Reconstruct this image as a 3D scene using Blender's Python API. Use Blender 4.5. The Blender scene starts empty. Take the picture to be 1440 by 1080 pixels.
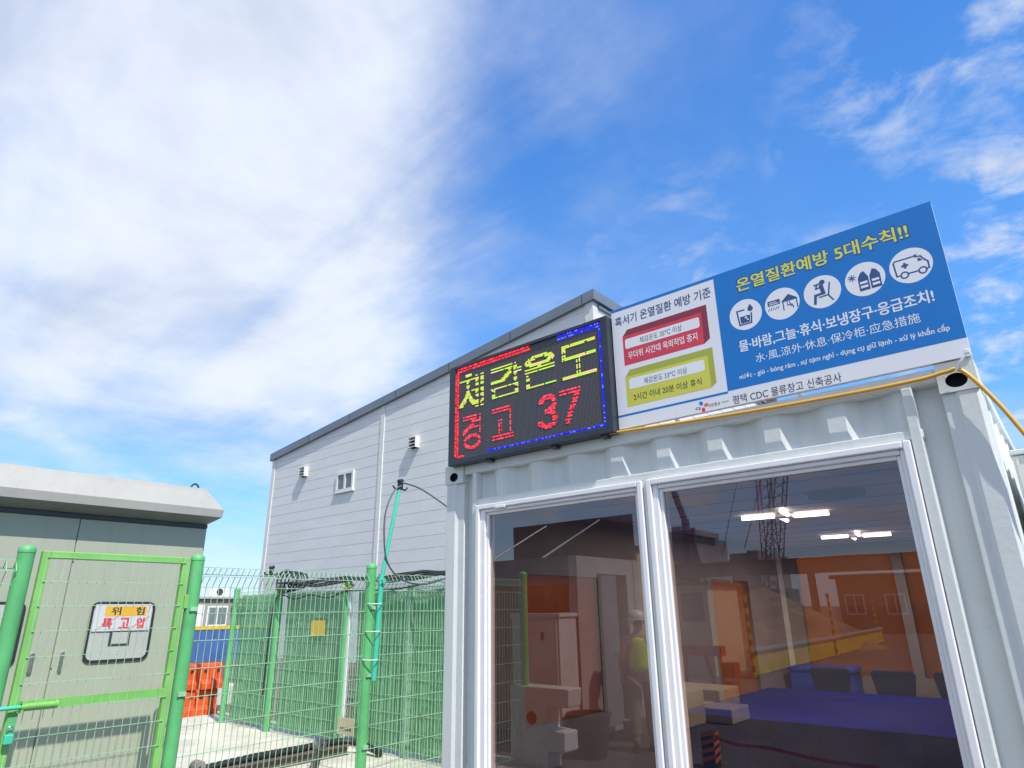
import bpy, bmesh, math, random
from mathutils import Vector, Matrix
random.seed(7)
R = math.radians
S = bpy.context.scene
C = S.collection

# ---------------------------------------------------------------- camera
cd = bpy.data.cameras.new('camera'); cam = bpy.data.objects.new('camera', cd); C.objects.link(cam)
cd.sensor_width = 36; cd.lens = 902.33 / 1440 * 36; cd.clip_end = 6000; cd.clip_start = 0.05
yaw, pit, rol = 0.70377, 0.33885, -0.01378
fw = Vector((-math.sin(yaw) * math.cos(pit), math.cos(yaw) * math.cos(pit), math.sin(pit)))
rt = Vector((math.cos(yaw), math.sin(yaw), 0)); up = rt.cross(fw)
r2 = rt * math.cos(rol) + up * math.sin(rol); u2 = up * math.cos(rol) - rt * math.sin(rol)
M = Matrix((r2, u2, -fw)).transposed().to_4x4(); M.translation = (0, -3, 1.675)
cam.matrix_world = M
S.camera = cam
S.view_settings.view_transform = 'Standard'; S.view_settings.look = 'None'
S.view_settings.exposure = 1.25; S.view_settings.gamma = 1
S.cycles.max_bounces = 8; S.cycles.transparent_max_bounces = 16
S.cycles.use_denoising = True

# ---------------------------------------------------------------- sun and sky
SUN = Vector((0.57, -0.17, 0.81)).normalized()
ld = bpy.data.lights.new('sun', 'SUN'); ld.energy = 2.2; ld.angle = R(0.5); ld.color = (1, 0.95, 0.87)
sun = bpy.data.objects.new('sun', ld); C.objects.link(sun)
sun.rotation_euler = SUN.to_track_quat('Z', 'Y').to_euler(); sun.location = SUN * 60

W = bpy.data.worlds.new('World'); S.world = W; W.use_nodes = True
nt = W.node_tree; N = nt.nodes; N.clear()
def wn(t, **k):
    n = N.new(t)
    for a, b in k.items(): setattr(n, a, b)
    return n
def wl(a, b): nt.links.new(a, b)
def inp(n, i, v):
    if hasattr(v, 'is_output') or isinstance(v, bpy.types.NodeSocket): wl(v, n.inputs[i])
    else: n.inputs[i].default_value = v
def mth(op, a, b=None, c=None, clamp=False):
    n = wn('ShaderNodeMath', operation=op, use_clamp=clamp); inp(n, 0, a)
    if b is not None: inp(n, 1, b)
    if c is not None: inp(n, 2, c)
    return n.outputs[0]
def smooth(x, a, b):
    n = wn('ShaderNodeMapRange', interpolation_type='SMOOTHSTEP')
    inp(n, 0, x); n.inputs[1].default_value = a; n.inputs[2].default_value = b
    n.inputs[3].default_value = 0; n.inputs[4].default_value = 1
    return n.outputs[0]
def noise(vec, scale, detail=6, rough=0.55, dist=0.0):
    n = wn('ShaderNodeTexNoise'); wl(vec, n.inputs['Vector'])
    n.inputs['Scale'].default_value = scale; n.inputs['Detail'].default_value = detail
    n.inputs['Roughness'].default_value = rough; n.inputs['Distortion'].default_value = dist
    return n.outputs['Fac']
sky = wn('ShaderNodeTexSky', sky_type='NISHITA', sun_disc=False)
sky.sun_elevation = math.asin(SUN.z); sky.sun_rotation = math.atan2(SUN.x, SUN.y)
sky.air_density = 1.0; sky.dust_density = 0.6; sky.ozone_density = 4.0
hs = wn('ShaderNodeHueSaturation'); wl(sky.outputs[0], hs.inputs['Color'])
hs.inputs['Saturation'].default_value = 1.22; hs.inputs['Value'].default_value = 1.5
tc = wn('ShaderNodeTexCoord'); sep = wn('ShaderNodeSeparateXYZ'); wl(tc.outputs['Generated'], sep.inputs[0])
X, Y, Z = sep.outputs
zp = mth('ADD', mth('MAXIMUM', Z, 0.0), 0.16)
cmb = wn('ShaderNodeCombineXYZ'); wl(mth('DIVIDE', X, zp), cmb.inputs[0]); wl(mth('DIVIDE', Y, zp), cmb.inputs[1])
P = cmb.outputs[0]                                  # cloud layer, seen flat overhead
# the big soft bank: everything west of about 46 degrees left of north, above 14 degrees
s = mth('ADD', mth('MULTIPLY', X, -0.695), mth('MULTIPLY', Y, -0.719))
n1 = noise(P, 0.55, 5, 0.5, 0.3); n2 = noise(P, 1.7, 7, 0.58, 0.2); n3 = noise(P, 6.0, 6, 0.6, 0.3)
warp = mth('MULTIPLY', mth('SUBTRACT', n2, 0.5), 0.42)
smap = wn('ShaderNodeMapping'); wl(P, smap.inputs[0]); smap.inputs['Rotation'].default_value = (0, 0, 0.6); smap.inputs['Scale'].default_value = (0.45, 1.6, 1)
n4 = noise(smap.outputs[0], 2.2, 6, 0.6, 0.6)
warp = mth('ADD', warp, mth('MULTIPLY', mth('SUBTRACT', n4, 0.5), 0.32))
bank = smooth(mth('ADD', s, warp), -0.22, 0.24)
low = smooth(mth('ADD', Z, mth('MULTIPLY', mth('SUBTRACT', n2, 0.5), 0.22)), 0.12, 0.31)
bank = mth('MULTIPLY', bank, low)
dens = mth('MULTIPLY', bank, mth('ADD', 0.36, mth('MULTIPLY', smooth(mth('ADD', mth('MULTIPLY', n1, 0.45), mth('ADD', mth('MULTIPLY', n2, 0.3), mth('MULTIPLY', n4, 0.25))), 0.36, 0.62), 0.62)), clamp=True)
# high mackerel wisps to the north-east
wmask = mth('MULTIPLY', smooth(noise(P, 0.9, 3, 0.5), 0.38, 0.56), smooth(mth('MULTIPLY', s, -1.0), 0.05, 0.5))
wisp = mth('MULTIPLY', mth('MULTIPLY', smooth(n3, 0.44, 0.74), wmask), 0.9)
# low cumulus round the horizon
cmap = wn('ShaderNodeMapping'); wl(tc.outputs['Generated'], cmap.inputs[0]); cmap.inputs['Scale'].default_value = (1, 1, 2.6)
cu = smooth(mth('ADD', noise(cmap.outputs[0], 3.2, 8, 0.55), mth('MULTIPLY', smooth(Y, 0.1, -0.5), 0.07)), 0.52, 0.64)
cu = mth('MULTIPLY', cu, mth('SUBTRACT', 1.0, smooth(Z, 0.15, 0.34)))
cu = mth('MULTIPLY', cu, mth('ADD', 0.35, mth('MULTIPLY', smooth(Y, 0.1, -0.3), 0.65)))
haze = mth('MULTIPLY', mth('SUBTRACT', 1.0, smooth(Z, 0.0, 0.14)), 0.16)
veil = mth('MULTIPLY', smooth(s, -0.55, 0.0), mth('MULTIPLY', smooth(mth('ADD', mth('MULTIPLY', n2, 0.75), mth('MULTIPLY', n4, 0.25)), 0.36, 0.66), 0.5))
allc = mth('MAXIMUM', mth('MAXIMUM', dens, wisp), mth('MAXIMUM', mth('MAXIMUM', cu, veil), haze), clamp=True)
bright = mth('ADD', 2.95, mth('MULTIPLY', smooth(mth('ADD', mth('MULTIPLY', n2, 0.6), mth('MULTIPLY', n1, 0.5)), 0.42, 0.68), 1.0))
ccol = wn('ShaderNodeCombineColor'); wl(mth('MULTIPLY', bright, 0.93), ccol.inputs[0]); wl(bright, ccol.inputs[1]); wl(mth('MULTIPLY', bright, 1.12), ccol.inputs[2])
gr = wn('ShaderNodeValToRGB'); wl(Z, gr.inputs[0])
for i, (p_, c_) in enumerate(((0.0, (0.86, 1.95, 3.75)), (0.22, (0.56, 1.68, 3.95)), (0.70, (0.18, 0.83, 2.75)))):
    e_ = gr.color_ramp.elements[i] if i < 2 else gr.color_ramp.elements.new(p_)
    e_.position = p_; e_.color = (*c_, 1)
sk_ = wn('ShaderNodeMix', data_type='RGBA'); sk_.inputs[0].default_value = 0.68; wl(hs.outputs[0], sk_.inputs[6]); wl(gr.outputs[0], sk_.inputs[7])
mx = wn('ShaderNodeMix', data_type='RGBA'); wl(allc, mx.inputs[0]); wl(sk_.outputs[2], mx.inputs[6]); wl(ccol.outputs[0], mx.inputs[7])
bg = wn('ShaderNodeBackground'); wl(mx.outputs[2], bg.inputs[0]); bg.inputs[1].default_value = 0.10
wo = wn('ShaderNodeOutputWorld'); wl(bg.outputs[0], wo.inputs[0])

# ---------------------------------------------------------------- materials
def mat(name, col, rough=0.5, metal=0.0, var=0.06, scale=3.0, bump=0.0, bscale=30.0, spec=0.5, stretch=(1, 1, 1), col2=None, streak=0.0, rustc=0.0, rcol=(0.20, 0.10, 0.05)):
    m = bpy.data.materials.new(name); m.use_nodes = True
    t = m.node_tree; n = t.nodes; b = n['Principled BSDF']
    b.inputs['Roughness'].default_value = rough; b.inputs['Metallic'].default_value = metal
    b.inputs['Specular IOR Level'].default_value = spec
    tcn = n.new('ShaderNodeTexCoord'); mp = n.new('ShaderNodeMapping'); t.links.new(tcn.outputs['Object'], mp.inputs[0])
    mp.inputs['Scale'].default_value = stretch
    no = n.new('ShaderNodeTexNoise'); t.links.new(mp.outputs[0], no.inputs['Vector'])
    no.inputs['Scale'].default_value = scale; no.inputs['Detail'].default_value = 6; no.inputs['Roughness'].default_value = 0.6
    rp = n.new('ShaderNodeValToRGB'); t.links.new(no.outputs['Fac'], rp.inputs[0])
    c2 = col2 or [max(0, c * (1 - 2 * var)) for c in col]
    rp.color_ramp.elements[0].color = (*c2, 1); rp.color_ramp.elements[1].color = (*[c * (1 + var) for c in col], 1)
    rp.color_ramp.elements[0].position = 0.3; rp.color_ramp.elements[1].position = 0.7
    base = rp.outputs[0]
    def layer(base, scl, sc_, lo, hi, amt, colr):
        mq = n.new('ShaderNodeMapping'); t.links.new(tcn.outputs['Object'], mq.inputs[0]); mq.inputs['Scale'].default_value = scl
        nq = n.new('ShaderNodeTexNoise'); t.links.new(mq.outputs[0], nq.inputs['Vector']); nq.inputs['Scale'].default_value = sc_; nq.inputs['Detail'].default_value = 8; nq.inputs['Roughness'].default_value = 0.65
        mr = n.new('ShaderNodeMapRange'); t.links.new(nq.outputs['Fac'], mr.inputs[0]); mr.inputs[1].default_value = lo; mr.inputs[2].default_value = hi; mr.inputs[4].default_value = amt
        mi = n.new('ShaderNodeMix'); mi.data_type = 'RGBA'; t.links.new(mr.outputs[0], mi.inputs[0]); t.links.new(base, mi.inputs[6]); mi.inputs[7].default_value = (*colr, 1)
        return mi.outputs[2]
    if streak: base = layer(base, (1, 1, 0.07), 14, 0.5, 0.72, streak, [c * 0.55 for c in col])
    if rustc: base = layer(base, (1, 1, 0.6), 9, 0.66, 0.72, rustc, rcol)
    t.links.new(base, b.inputs['Base Color'])
    if bump:
        n2 = n.new('ShaderNodeTexNoise'); t.links.new(mp.outputs[0], n2.inputs['Vector']); n2.inputs['Scale'].default_value = bscale
        n2.inputs['Detail'].default_value = 5
        bp = n.new('ShaderNodeBump'); bp.inputs['Strength'].default_value = bump; bp.inputs['Distance'].default_value = 0.02
        t.links.new(n2.outputs['Fac'], bp.inputs['Height']); t.links.new(bp.outputs[0], b.inputs['Normal'])
    return m
def emit(name, col, st):
    m = bpy.data.materials.new(name); m.use_nodes = True; b = m.node_tree.nodes['Principled BSDF']
    b.inputs['Base Color'].default_value = (*[c * 0.5 for c in col], 1)
    b.inputs['Emission Color'].default_value = (*col, 1); b.inputs['Emission Strength'].default_value = st
    return m
def mixmat(name, parts):
    """parts: list of (bsdf type, colour, extra, weight) added through mix nodes"""
    m = bpy.data.materials.new(name); m.use_nodes = True; t = m.node_tree; n = t.nodes; n.clear()
    out = n.new('ShaderNodeOutputMaterial'); cur = None; tot = 0
    for typ, col, ex, w in parts:
        b = n.new(typ); b.inputs[0].default_value = (*col, 1)
        for k, v in ex.items(): b.inputs[k].default_value = v
        tot += w
        if cur is None: cur = b.outputs[0]
        else:
            x = n.new('ShaderNodeMixShader'); x.inputs[0].default_value = w / tot
            t.links.new(cur, x.inputs[1]); t.links.new(b.outputs[0], x.inputs[2]); cur = x.outputs[0]
    t.links.new(cur, out.inputs[0]); return m
def m_glass():
    m = bpy.data.materials.new('tinted_glass'); m.use_nodes = True; t = m.node_tree; n = t.nodes; n.clear()
    out = n.new('ShaderNodeOutputMaterial'); tr = n.new('ShaderNodeBsdfTransparent'); tr.inputs[0].default_value = (0.66, 0.56, 0.51, 1)
    gl = n.new('ShaderNodeBsdfGlossy'); gl.inputs['Roughness'].default_value = 0.0; gl.inputs[0].default_value = (0.98, 0.90, 0.86, 1)
    fr = n.new('ShaderNodeLayerWeight'); fr.inputs[0].default_value = 0.35
    ma = n.new('ShaderNodeMath'); ma.operation = 'MULTIPLY_ADD'; t.links.new(fr.outputs[1], ma.inputs[0]); ma.inputs[1].default_value = 0.30; ma.inputs[2].default_value = 0.11
    ns = n.new('ShaderNodeTexNoise'); ns.inputs['Scale'].default_value = 1.3
    tcn = n.new('ShaderNodeTexCoord'); t.links.new(tcn.outputs['Object'], ns.inputs['Vector'])
    bp = n.new('ShaderNodeBump'); bp.inputs['Strength'].default_value = 0.02; bp.inputs['Distance'].default_value = 0.02; t.links.new(ns.outputs['Fac'], bp.inputs['Height']); t.links.new(bp.outputs[0], gl.inputs['Normal'])
    x = n.new('ShaderNodeMixShader'); t.links.new(ma.outputs[0], x.inputs[0]); t.links.new(tr.outputs[0], x.inputs[1]); t.links.new(gl.outputs[0], x.inputs[2])
    df = n.new('ShaderNodeBsdfDiffuse'); df.inputs[0].default_value = (0.75, 0.70, 0.64, 1)
    dn = n.new('ShaderNodeTexNoise'); dn.inputs['Scale'].default_value = 7; dn.inputs['Detail'].default_value = 8; t.links.new(tcn.outputs['Object'], dn.inputs['Vector'])
    dm = n.new('ShaderNodeMapRange'); t.links.new(dn.outputs['Fac'], dm.inputs[0]); dm.inputs[1].default_value = 0.3; dm.inputs[2].default_value = 0.75; dm.inputs[3].default_value = 0.004; dm.inputs[4].default_value = 0.018   # dust on the pane
    y = n.new('ShaderNodeMixShader'); t.links.new(dm.outputs[0], y.inputs[0]); t.links.new(x.outputs[0], y.inputs[1]); t.links.new(df.outputs[0], y.inputs[2])
    t.links.new(y.outputs[0], out.inputs[0]); return m

paint = mat('grey_container_paint', (0.70, 0.735, 0.715), 0.45, var=0.035, scale=2.2, bump=0.06, bscale=40, streak=0.15, rustc=0.22, rcol=(0.40, 0.33, 0.27))
paint2 = mat('grey_roof_paint', (0.5, 0.52, 0.51), 0.6, var=0.1)
pvc = mat('white_pvc', (0.86, 0.86, 0.87), 0.32, var=0.03, scale=5)
glass = m_glass()
hole_m = mat('dark_hole', (0.01, 0.012, 0.02), 0.9)
ledframe = mat('led_frame', (0.028, 0.04, 0.055), 0.35, var=0.12)
dark_metal = mat('dark_metal', (0.05, 0.055, 0.06), 0.5)
white_board = mat('sign_white', (0.82, 0.83, 0.87), 0.42, var=0.015)
blue_ink = mat('sign_blue', (0.002, 0.185, 0.58), 0.42, var=0.03)
navy_ink = mat('sign_navy', (0.03, 0.085, 0.25), 0.5, var=0.02)
white_ink = mat('ink_white', (0.82, 0.84, 0.88), 0.5, var=0.01)
black_ink = mat('ink_dark', (0.05, 0.05, 0.055), 0.5)
yellow_ink = mat('ink_yellow', (0.72, 0.72, 0.10), 0.5, var=0.02)
red_ink = mat('ink_red', (0.70, 0.05, 0.085), 0.45, var=0.03)
dred_ink = mat('ink_dark_red', (0.27, 0.03, 0.06), 0.45, var=0.03)
lime_ink = mat('ink_lime', (0.66, 0.64, 0.08), 0.45, var=0.03)
dlime_ink = mat('ink_olive', (0.42, 0.44, 0.06), 0.45, var=0.03)
orange_ink = mat('ink_orange', (0.72, 0.2, 0.05), 0.5)
hose_m = mat('yellow_hose', (0.72, 0.40, 0.05), 0.35, var=0.05)
tie_m = mat('white_plastic', (0.82, 0.82, 0.82), 0.4)
post_g = mat('post_green', (0.115, 0.46, 0.165), 0.5, var=0.10, scale=4, streak=0.3, rustc=0.6, rcol=(0.30, 0.36, 0.25), bump=0.05, bscale=60)
gate_g = mat('gate_green', (0.21, 0.52, 0.12), 0.5, var=0.10, scale=4, streak=0.25, rustc=0.6, rcol=(0.30, 0.28, 0.16), bump=0.05, bscale=60)
wire_g = mat('wire_green', (0.33, 0.57, 0.36), 0.5, var=0.12, scale=5)
teal = mat('teal_pole', (0.06, 0.55, 0.36), 0.4, var=0.05)
net_m = mixmat('shade_net', [('ShaderNodeBsdfDiffuse', (0.125, 0.35, 0.16), {}, 0.92), ('ShaderNodeBsdfTransparent', (1, 1, 1), {}, 0.10)])
cab_m = mat('cabinet_paint', (0.385, 0.41, 0.315), 0.45, var=0.03, scale=1.4, bump=0.05, bscale=50, streak=0.22)
cab_roof = mat('cabinet_roof_paint', (0.39, 0.385, 0.34), 0.5, var=0.04, scale=2, streak=0.18, bump=0.04)
rubber = mat('black_rubber', (0.02, 0.022, 0.026), 0.6)
chrome = mat('chrome', (0.75, 0.75, 0.76), 0.2, 1.0)
acryl = mat('window_acryl', (0.46, 0.47, 0.44), 0.15, var=0.04)
panel_m = mat('sandwich_panel', (0.72, 0.735, 0.725), 0.5, streak=0.10, var=0.03, scale=0.7, stretch=(1, 1, 3), bump=0.015, bscale=4)
panel_w = mat('white_trim', (0.72, 0.72, 0.69), 0.5, var=0.04)
fascia = mat('roof_fascia', (0.17, 0.205, 0.25), 0.45, var=0.06, scale=1)
cable_m = mat('black_cable', (0.02, 0.022, 0.024), 0.5)
greycable = mat('grey_cable', (0.09, 0.10, 0.10), 0.5)
concrete = mat('pad_concrete', (0.60, 0.57, 0.49), 0.9, var=0.14, scale=1.6, bump=0.3, bscale=40, rustc=0.5, rcol=(0.33, 0.30, 0.25))
dirt = mat('site_dirt', (0.10, 0.085, 0.07), 0.95, var=0.3, scale=0.35, bump=0.6, bscale=9, col2=(0.05, 0.045, 0.04))
soil = mat('soil_heap', (0.24, 0.15, 0.09), 0.95, var=0.3, scale=1.2, bump=0.9, bscale=6)
gravel_m = mat('gravel', (0.12, 0.11, 0.10), 0.9, var=0.4, scale=14)
orange_pl = mat('orange_plastic', (0.68, 0.085, 0.012), 0.45, var=0.12, scale=5)
blue_sheet = mat('blue_sheet', (0.06, 0.14, 0.38), 0.6, var=0.12, scale=2)
yellow_p = mat('yellow_paint', (0.72, 0.50, 0.04), 0.5, var=0.08)
brown_st = mat('brown_steel', (0.13, 0.105, 0.09), 0.6, var=0.15, scale=6)
rust = mat('rust_paint', (0.30, 0.095, 0.04), 0.6, var=0.12, scale=2)
plastic_w = mat('white_barrier_plastic', (0.66, 0.63, 0.60), 0.4, var=0.06)
beige = mat('beige_wall', (0.60, 0.50, 0.33), 0.8, var=0.07)
board_d = mat('black_board', (0.02, 0.02, 0.028), 0.5)
liner = mat('room_liner', (0.21, 0.18, 0.19), 0.6, var=0.06)
ceil_m = mat('ceiling_panel', (0.75, 0.70, 0.76), 0.7, var=0.04)
floor_m = mat('vinyl_floor', (0.02, 0.03, 0.12), 0.6, var=0.1, spec=0.2)
cloth = mat('blue_cloth', (0.006, 0.007, 0.17), 0.9, var=0.15, scale=6, spec=0.05)
chair_m = mat('navy_plastic', (0.012, 0.016, 0.06), 0.6, spec=0.2)
wood = mat('orange_wood', (0.55, 0.20, 0.07), 0.55, var=0.10, scale=3, stretch=(1, 1, 0.2))
film_l = mixmat('brown_film', [('ShaderNodeBsdfTranslucent', (0.60, 0.24, 0.10), {}, 0.6), ('ShaderNodeBsdfTransparent', (0.55, 0.24, 0.12), {}, 0.4)])
film = mixmat('orange_film', [('ShaderNodeBsdfTranslucent', (0.72, 0.36, 0.19), {}, 0.62), ('ShaderNodeBsdfTransparent', (0.72, 0.38, 0.22), {}, 0.38)])
tower_m = mat('tower_concrete', (0.22, 0.23, 0.26), 0.8, var=0.15, scale=0.15)
crane_m = mat('crane_blue', (0.03, 0.08, 0.12), 0.5)
crane_r = mat('crane_red', (0.16, 0.05, 0.04), 0.5)
skin = mat('skin', (0.45, 0.26, 0.18), 0.6)
vest = mat('hi_vis_vest', (0.75, 0.88, 0.02), 0.6)
cloth_d = mat('dark_clothes', (0.035, 0.035, 0.045), 0.9)
cloth_k = mat('khaki_trousers', (0.25, 0.19, 0.12), 0.9)
sleeve = mat('red_sleeve', (0.50, 0.09, 0.05), 0.9)
helmet_m = mat('white_helmet', (0.8, 0.72, 0.66), 0.3)
tape_o = mat('orange_tape', (0.85, 0.16, 0.05), 0.5)
leaf_y = mat('yellow_band', (0.62, 0.44, 0.02), 0.6, var=0.15)

# ---------------------------------------------------------------- mesh builder
class MB:
    def __init__(s): s.v = []; s.f = []; s.m = []
    def face(s, pts, m=0):
        k = len(s.v); s.v += [tuple(p) for p in pts]; s.f.append(tuple(range(k, k + len(pts)))); s.m.append(m); return s
    def box(s, x0, x1, y0, y1, z0, z1, m=0):
        if x0 > x1: x0, x1 = x1, x0
        if y0 > y1: y0, y1 = y1, y0
        if z0 > z1: z0, z1 = z1, z0
        k = len(s.v)
        s.v += [(x0, y0, z0), (x1, y0, z0), (x1, y1, z0), (x0, y1, z0), (x0, y0, z1), (x1, y0, z1), (x1, y1, z1), (x0, y1, z1)]
        for q in ((0, 3, 2, 1), (4, 5, 6, 7), (0, 1, 5, 4), (1, 2, 6, 5), (2, 3, 7, 6), (3, 0, 4, 7)):
            s.f.append(tuple(k + i for i in q)); s.m.append(m)
        return s
    def prism(s, pts, axis, a, b, m=0):
        """pts: 2-D outline; axis 0: (y,z) swept in x; 1: (x,z) swept in y; 2: (x,y) swept in z"""
        def p3(p, t): return (t, p[0], p[1]) if axis == 0 else (p[0], t, p[1]) if axis == 1 else (p[0], p[1], t)
        k = len(s.v); n = len(pts)
        s.v += [p3(p, a) for p in pts] + [p3(p, b) for p in pts]
        s.f.append(tuple(k + i for i in range(n))); s.m.append(m)
        s.f.append(tuple(k + n + i for i in reversed(range(n)))); s.m.append(m)
        for i in range(n):
            j = (i + 1) % n; s.f.append((k + j, k + i, k + n + i, k + n + j)); s.m.append(m)
        return s
    def tube(s, pts, r, n=8, m=0, r1=None, cap=True):
        pts = [Vector(p) for p in pts]; k = len(s.v); L = len(pts); pu = None
        for i, p in enumerate(pts):
            d = (pts[min(i + 1, L - 1)] - pts[max(i - 1, 0)]).normalized()
            if pu is None: pu = d.orthogonal().normalized()
            u = (pu - d * pu.dot(d)); u = u.normalized() if u.length > 1e-6 else d.orthogonal().normalized()
            pu = u; w = d.cross(u)
            rr = r if r1 is None else r + (r1 - r) * i / (L - 1)
            for q in range(n):
                a = 2 * math.pi * q / n; s.v.append(tuple(p + (u * math.cos(a) + w * math.sin(a)) * rr))
        for i in range(L - 1):
            for q in range(n):
                q2 = (q + 1) % n
                s.f.append((k + i * n + q, k + i * n + q2, k + (i + 1) * n + q2, k + (i + 1) * n + q)); s.m.append(m)
        if cap:
            s.f.append(tuple(k + q for q in reversed(range(n)))); s.m.append(m)
            s.f.append(tuple(k + (L - 1) * n + q for q in range(n))); s.m.append(m)
        return s
    def lathe(s, prof, c=(0, 0, 0), n=20, m=0):
        """prof: list of (r,z)"""
        k = len(s.v)
        for r, z in prof:
            for q in range(n):
                a = 2 * math.pi * q / n; s.v.append((c[0] + r * math.cos(a), c[1] + r * math.sin(a), c[2] + z))
        for i in range(len(prof) - 1):
            for q in range(n):
                q2 = (q + 1) % n; s.f.append((k + i * n + q, k + i * n + q2, k + (i + 1) * n + q2, k + (i + 1) * n + q)); s.m.append(m)
        s.f.append(tuple(k + q for q in reversed(range(n)))); s.m.append(m)
        s.f.append(tuple(k + (len(prof) - 1) * n + q for q in range(n))); s.m.append(m)
        return s
    def build(s, name, mats, parent=None, smooth=False, bevel=0.0, local=False, fix=True):
        me = bpy.data.meshes.new(name); me.from_pydata(s.v, [], s.f)
        if not isinstance(mats, (list, tuple)): mats = [mats]
        for q in mats: me.materials.append(q)
        me.polygons.foreach_set('material_index', s.m)
        if fix:
            b = bmesh.new(); b.from_mesh(me); bmesh.ops.recalc_face_normals(b, faces=b.faces); b.to_mesh(me); b.free()
        if smooth:
            me.polygons.foreach_set('use_smooth', [True] * len(me.polygons))
            try: me.set_sharp_from_angle(angle=R(40))
            except Exception: pass
        me.update()
        o = bpy.data.objects.new(name, me); C.objects.link(o)
        if parent:
            o.parent = parent
            if not local: o.matrix_parent_inverse = Matrix.Translation(-parent.location)
        if bevel:
            bv = o.modifiers.new('bevel', 'BEVEL'); bv.width = bevel; bv.segments = 2; bv.limit_method = 'ANGLE'; bv.angle_limit = R(50)
        return o
def tag(o, label=None, cat=None, group=None, kind=None):
    if label: o['label'] = label
    if cat: o['category'] = cat
    if group: o['group'] = group
    if kind: o['kind'] = kind
    return o
def thing(name, label, cat, loc=(0, 0, 0), group=None, rz=0):
    o = bpy.data.objects.new(name, None); C.objects.link(o); o.location = loc; o.rotation_euler = (0, 0, rz); o.empty_display_size = 0.2
    return tag(o, label, cat, group)
def dup(o, loc, label, rz=None):
    def rec(a, par):
        c = a.copy(); C.objects.link(c); c.parent = par
        for ch in list(a.children): rec(ch, c)
        return c
    r = rec(o, None); r.location = loc; r['label'] = label
    if rz is not None: r.rotation_euler = (0, 0, rz)
    return r
def arc(cx, cz, r, a0, a1, n): return [(cx + r * math.cos(R(a0 + (a1 - a0) * i / n)), cz + r * math.sin(R(a0 + (a1 - a0) * i / n))) for i in range(n + 1)]
def rrect(x0, x1, z0, z1, r, n=5):
    return arc(x1 - r, z1 - r, r, 0, 90, n) + arc(x0 + r, z1 - r, r, 90, 180, n) + arc(x0 + r, z0 + r, r, 180, 270, n) + arc(x1 - r, z0 + r, r, 270, 360, n)
def spline(pts, n=6):
    pts = [Vector(p) for p in pts]; out = []
    for i in range(len(pts) - 1):
        p0, p1, p2, p3 = pts[max(i - 1, 0)], pts[i], pts[i + 1], pts[min(i + 2, len(pts) - 1)]
        for k in range(n):
            t = k / n; out.append(0.5 * ((2 * p1) + (p2 - p0) * t + (2 * p0 - 5 * p1 + 4 * p2 - p3) * t * t + (3 * p1 - p0 - 3 * p2 + p3) * t ** 3))
    return out + [pts[-1]]

def text(name, body, x0, x1, z0, z1, y, m, parent, bold=0.0, axis='y', spacing=1.0, keep=False, thick=0.0012):
    """lettering stretched into a box of the board; axis 'y' faces -y, 'x' faces +x (x0,x1 are then y)"""
    cu_ = bpy.data.curves.new(name, 'FONT'); cu_.body = body; cu_.size = 1; cu_.space_character = spacing; cu_.resolution_u = 4
    ob = bpy.data.objects.new(name, cu_); C.objects.link(ob); bpy.context.view_layer.update()
    me = bpy.data.meshes.new_from_object(ob.evaluated_get(bpy.context.evaluated_depsgraph_get()))
    bpy.data.objects.remove(ob); bpy.data.curves.remove(cu_)
    xs = [v.co.x for v in me.vertices]; zs = [v.co.y for v in me.vertices]
    a, b, c, d = min(xs), max(xs), min(zs), max(zs)
    for v in me.vertices:
        px = x0 + (v.co.x - a) / (b - a) * (x1 - x0); pz = z0 + (v.co.y - c) / (d - c) * (z1 - z0)
        v.co = (px, y, pz) if axis == 'y' else (y, px, pz)
    bm = bmesh.new(); bm.from_mesh(me)
    if bold:                                        # heavier strokes: shifted copies of the lettering in one mesh
        src = list(bm.faces); sx_ = (x1 - x0) / (b - a); sz_ = (z1 - z0) / (d - c); hb = bold * 0.85
        for q_, (ox, oz) in enumerate(((1, 0.6), (-1, 0.6), (1, -0.6), (-1, -0.6))):
            g_ = bmesh.ops.duplicate(bm, geom=src + list({e for f in src for e in f.edges}) + list({v for f in src for v in f.verts}))
            off = 0.00002 * (q_ + 1)
            for v in g_['geom']:
                if isinstance(v, bmesh.types.BMVert):
                    v.co += Vector((ox * hb * sx_, -off, oz * hb * sz_)) if axis == 'y' else Vector((off, ox * hb * sx_, oz * hb * sz_))
    bm.to_mesh(me); bm.free()
    me.materials.clear(); me.materials.append(m)
    o = bpy.data.objects.new(name, me); C.objects.link(o); o.parent = parent; o.matrix_parent_inverse = Matrix.Translation(-parent.location)
    return o

# ================================================================ SETTING
g = MB(); g.face([(-2500, -2500, 0), (2500, -2500, 0), (2500, 2500, 0), (-2500, 2500, 0)])
tag(g.build('ground', dirt), kind='structure')
g = MB(); g.face([(-13.2, -3.6, 0.004), (-5.0, -3.6, 0.004), (-5.0, 3.4, 0.004), (-13.2, 3.4, 0.004)])
tag(g.build('concrete_pad', concrete), kind='structure')
g = MB(); g.face([(-4.9, -2.5, 0.004), (4, -2.5, 0.004), (4, -0.2, 0.004), (-4.9, -0.2, 0.004)])
tag(g.build('gravel_strip', gravel_m), kind='structure')

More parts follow.
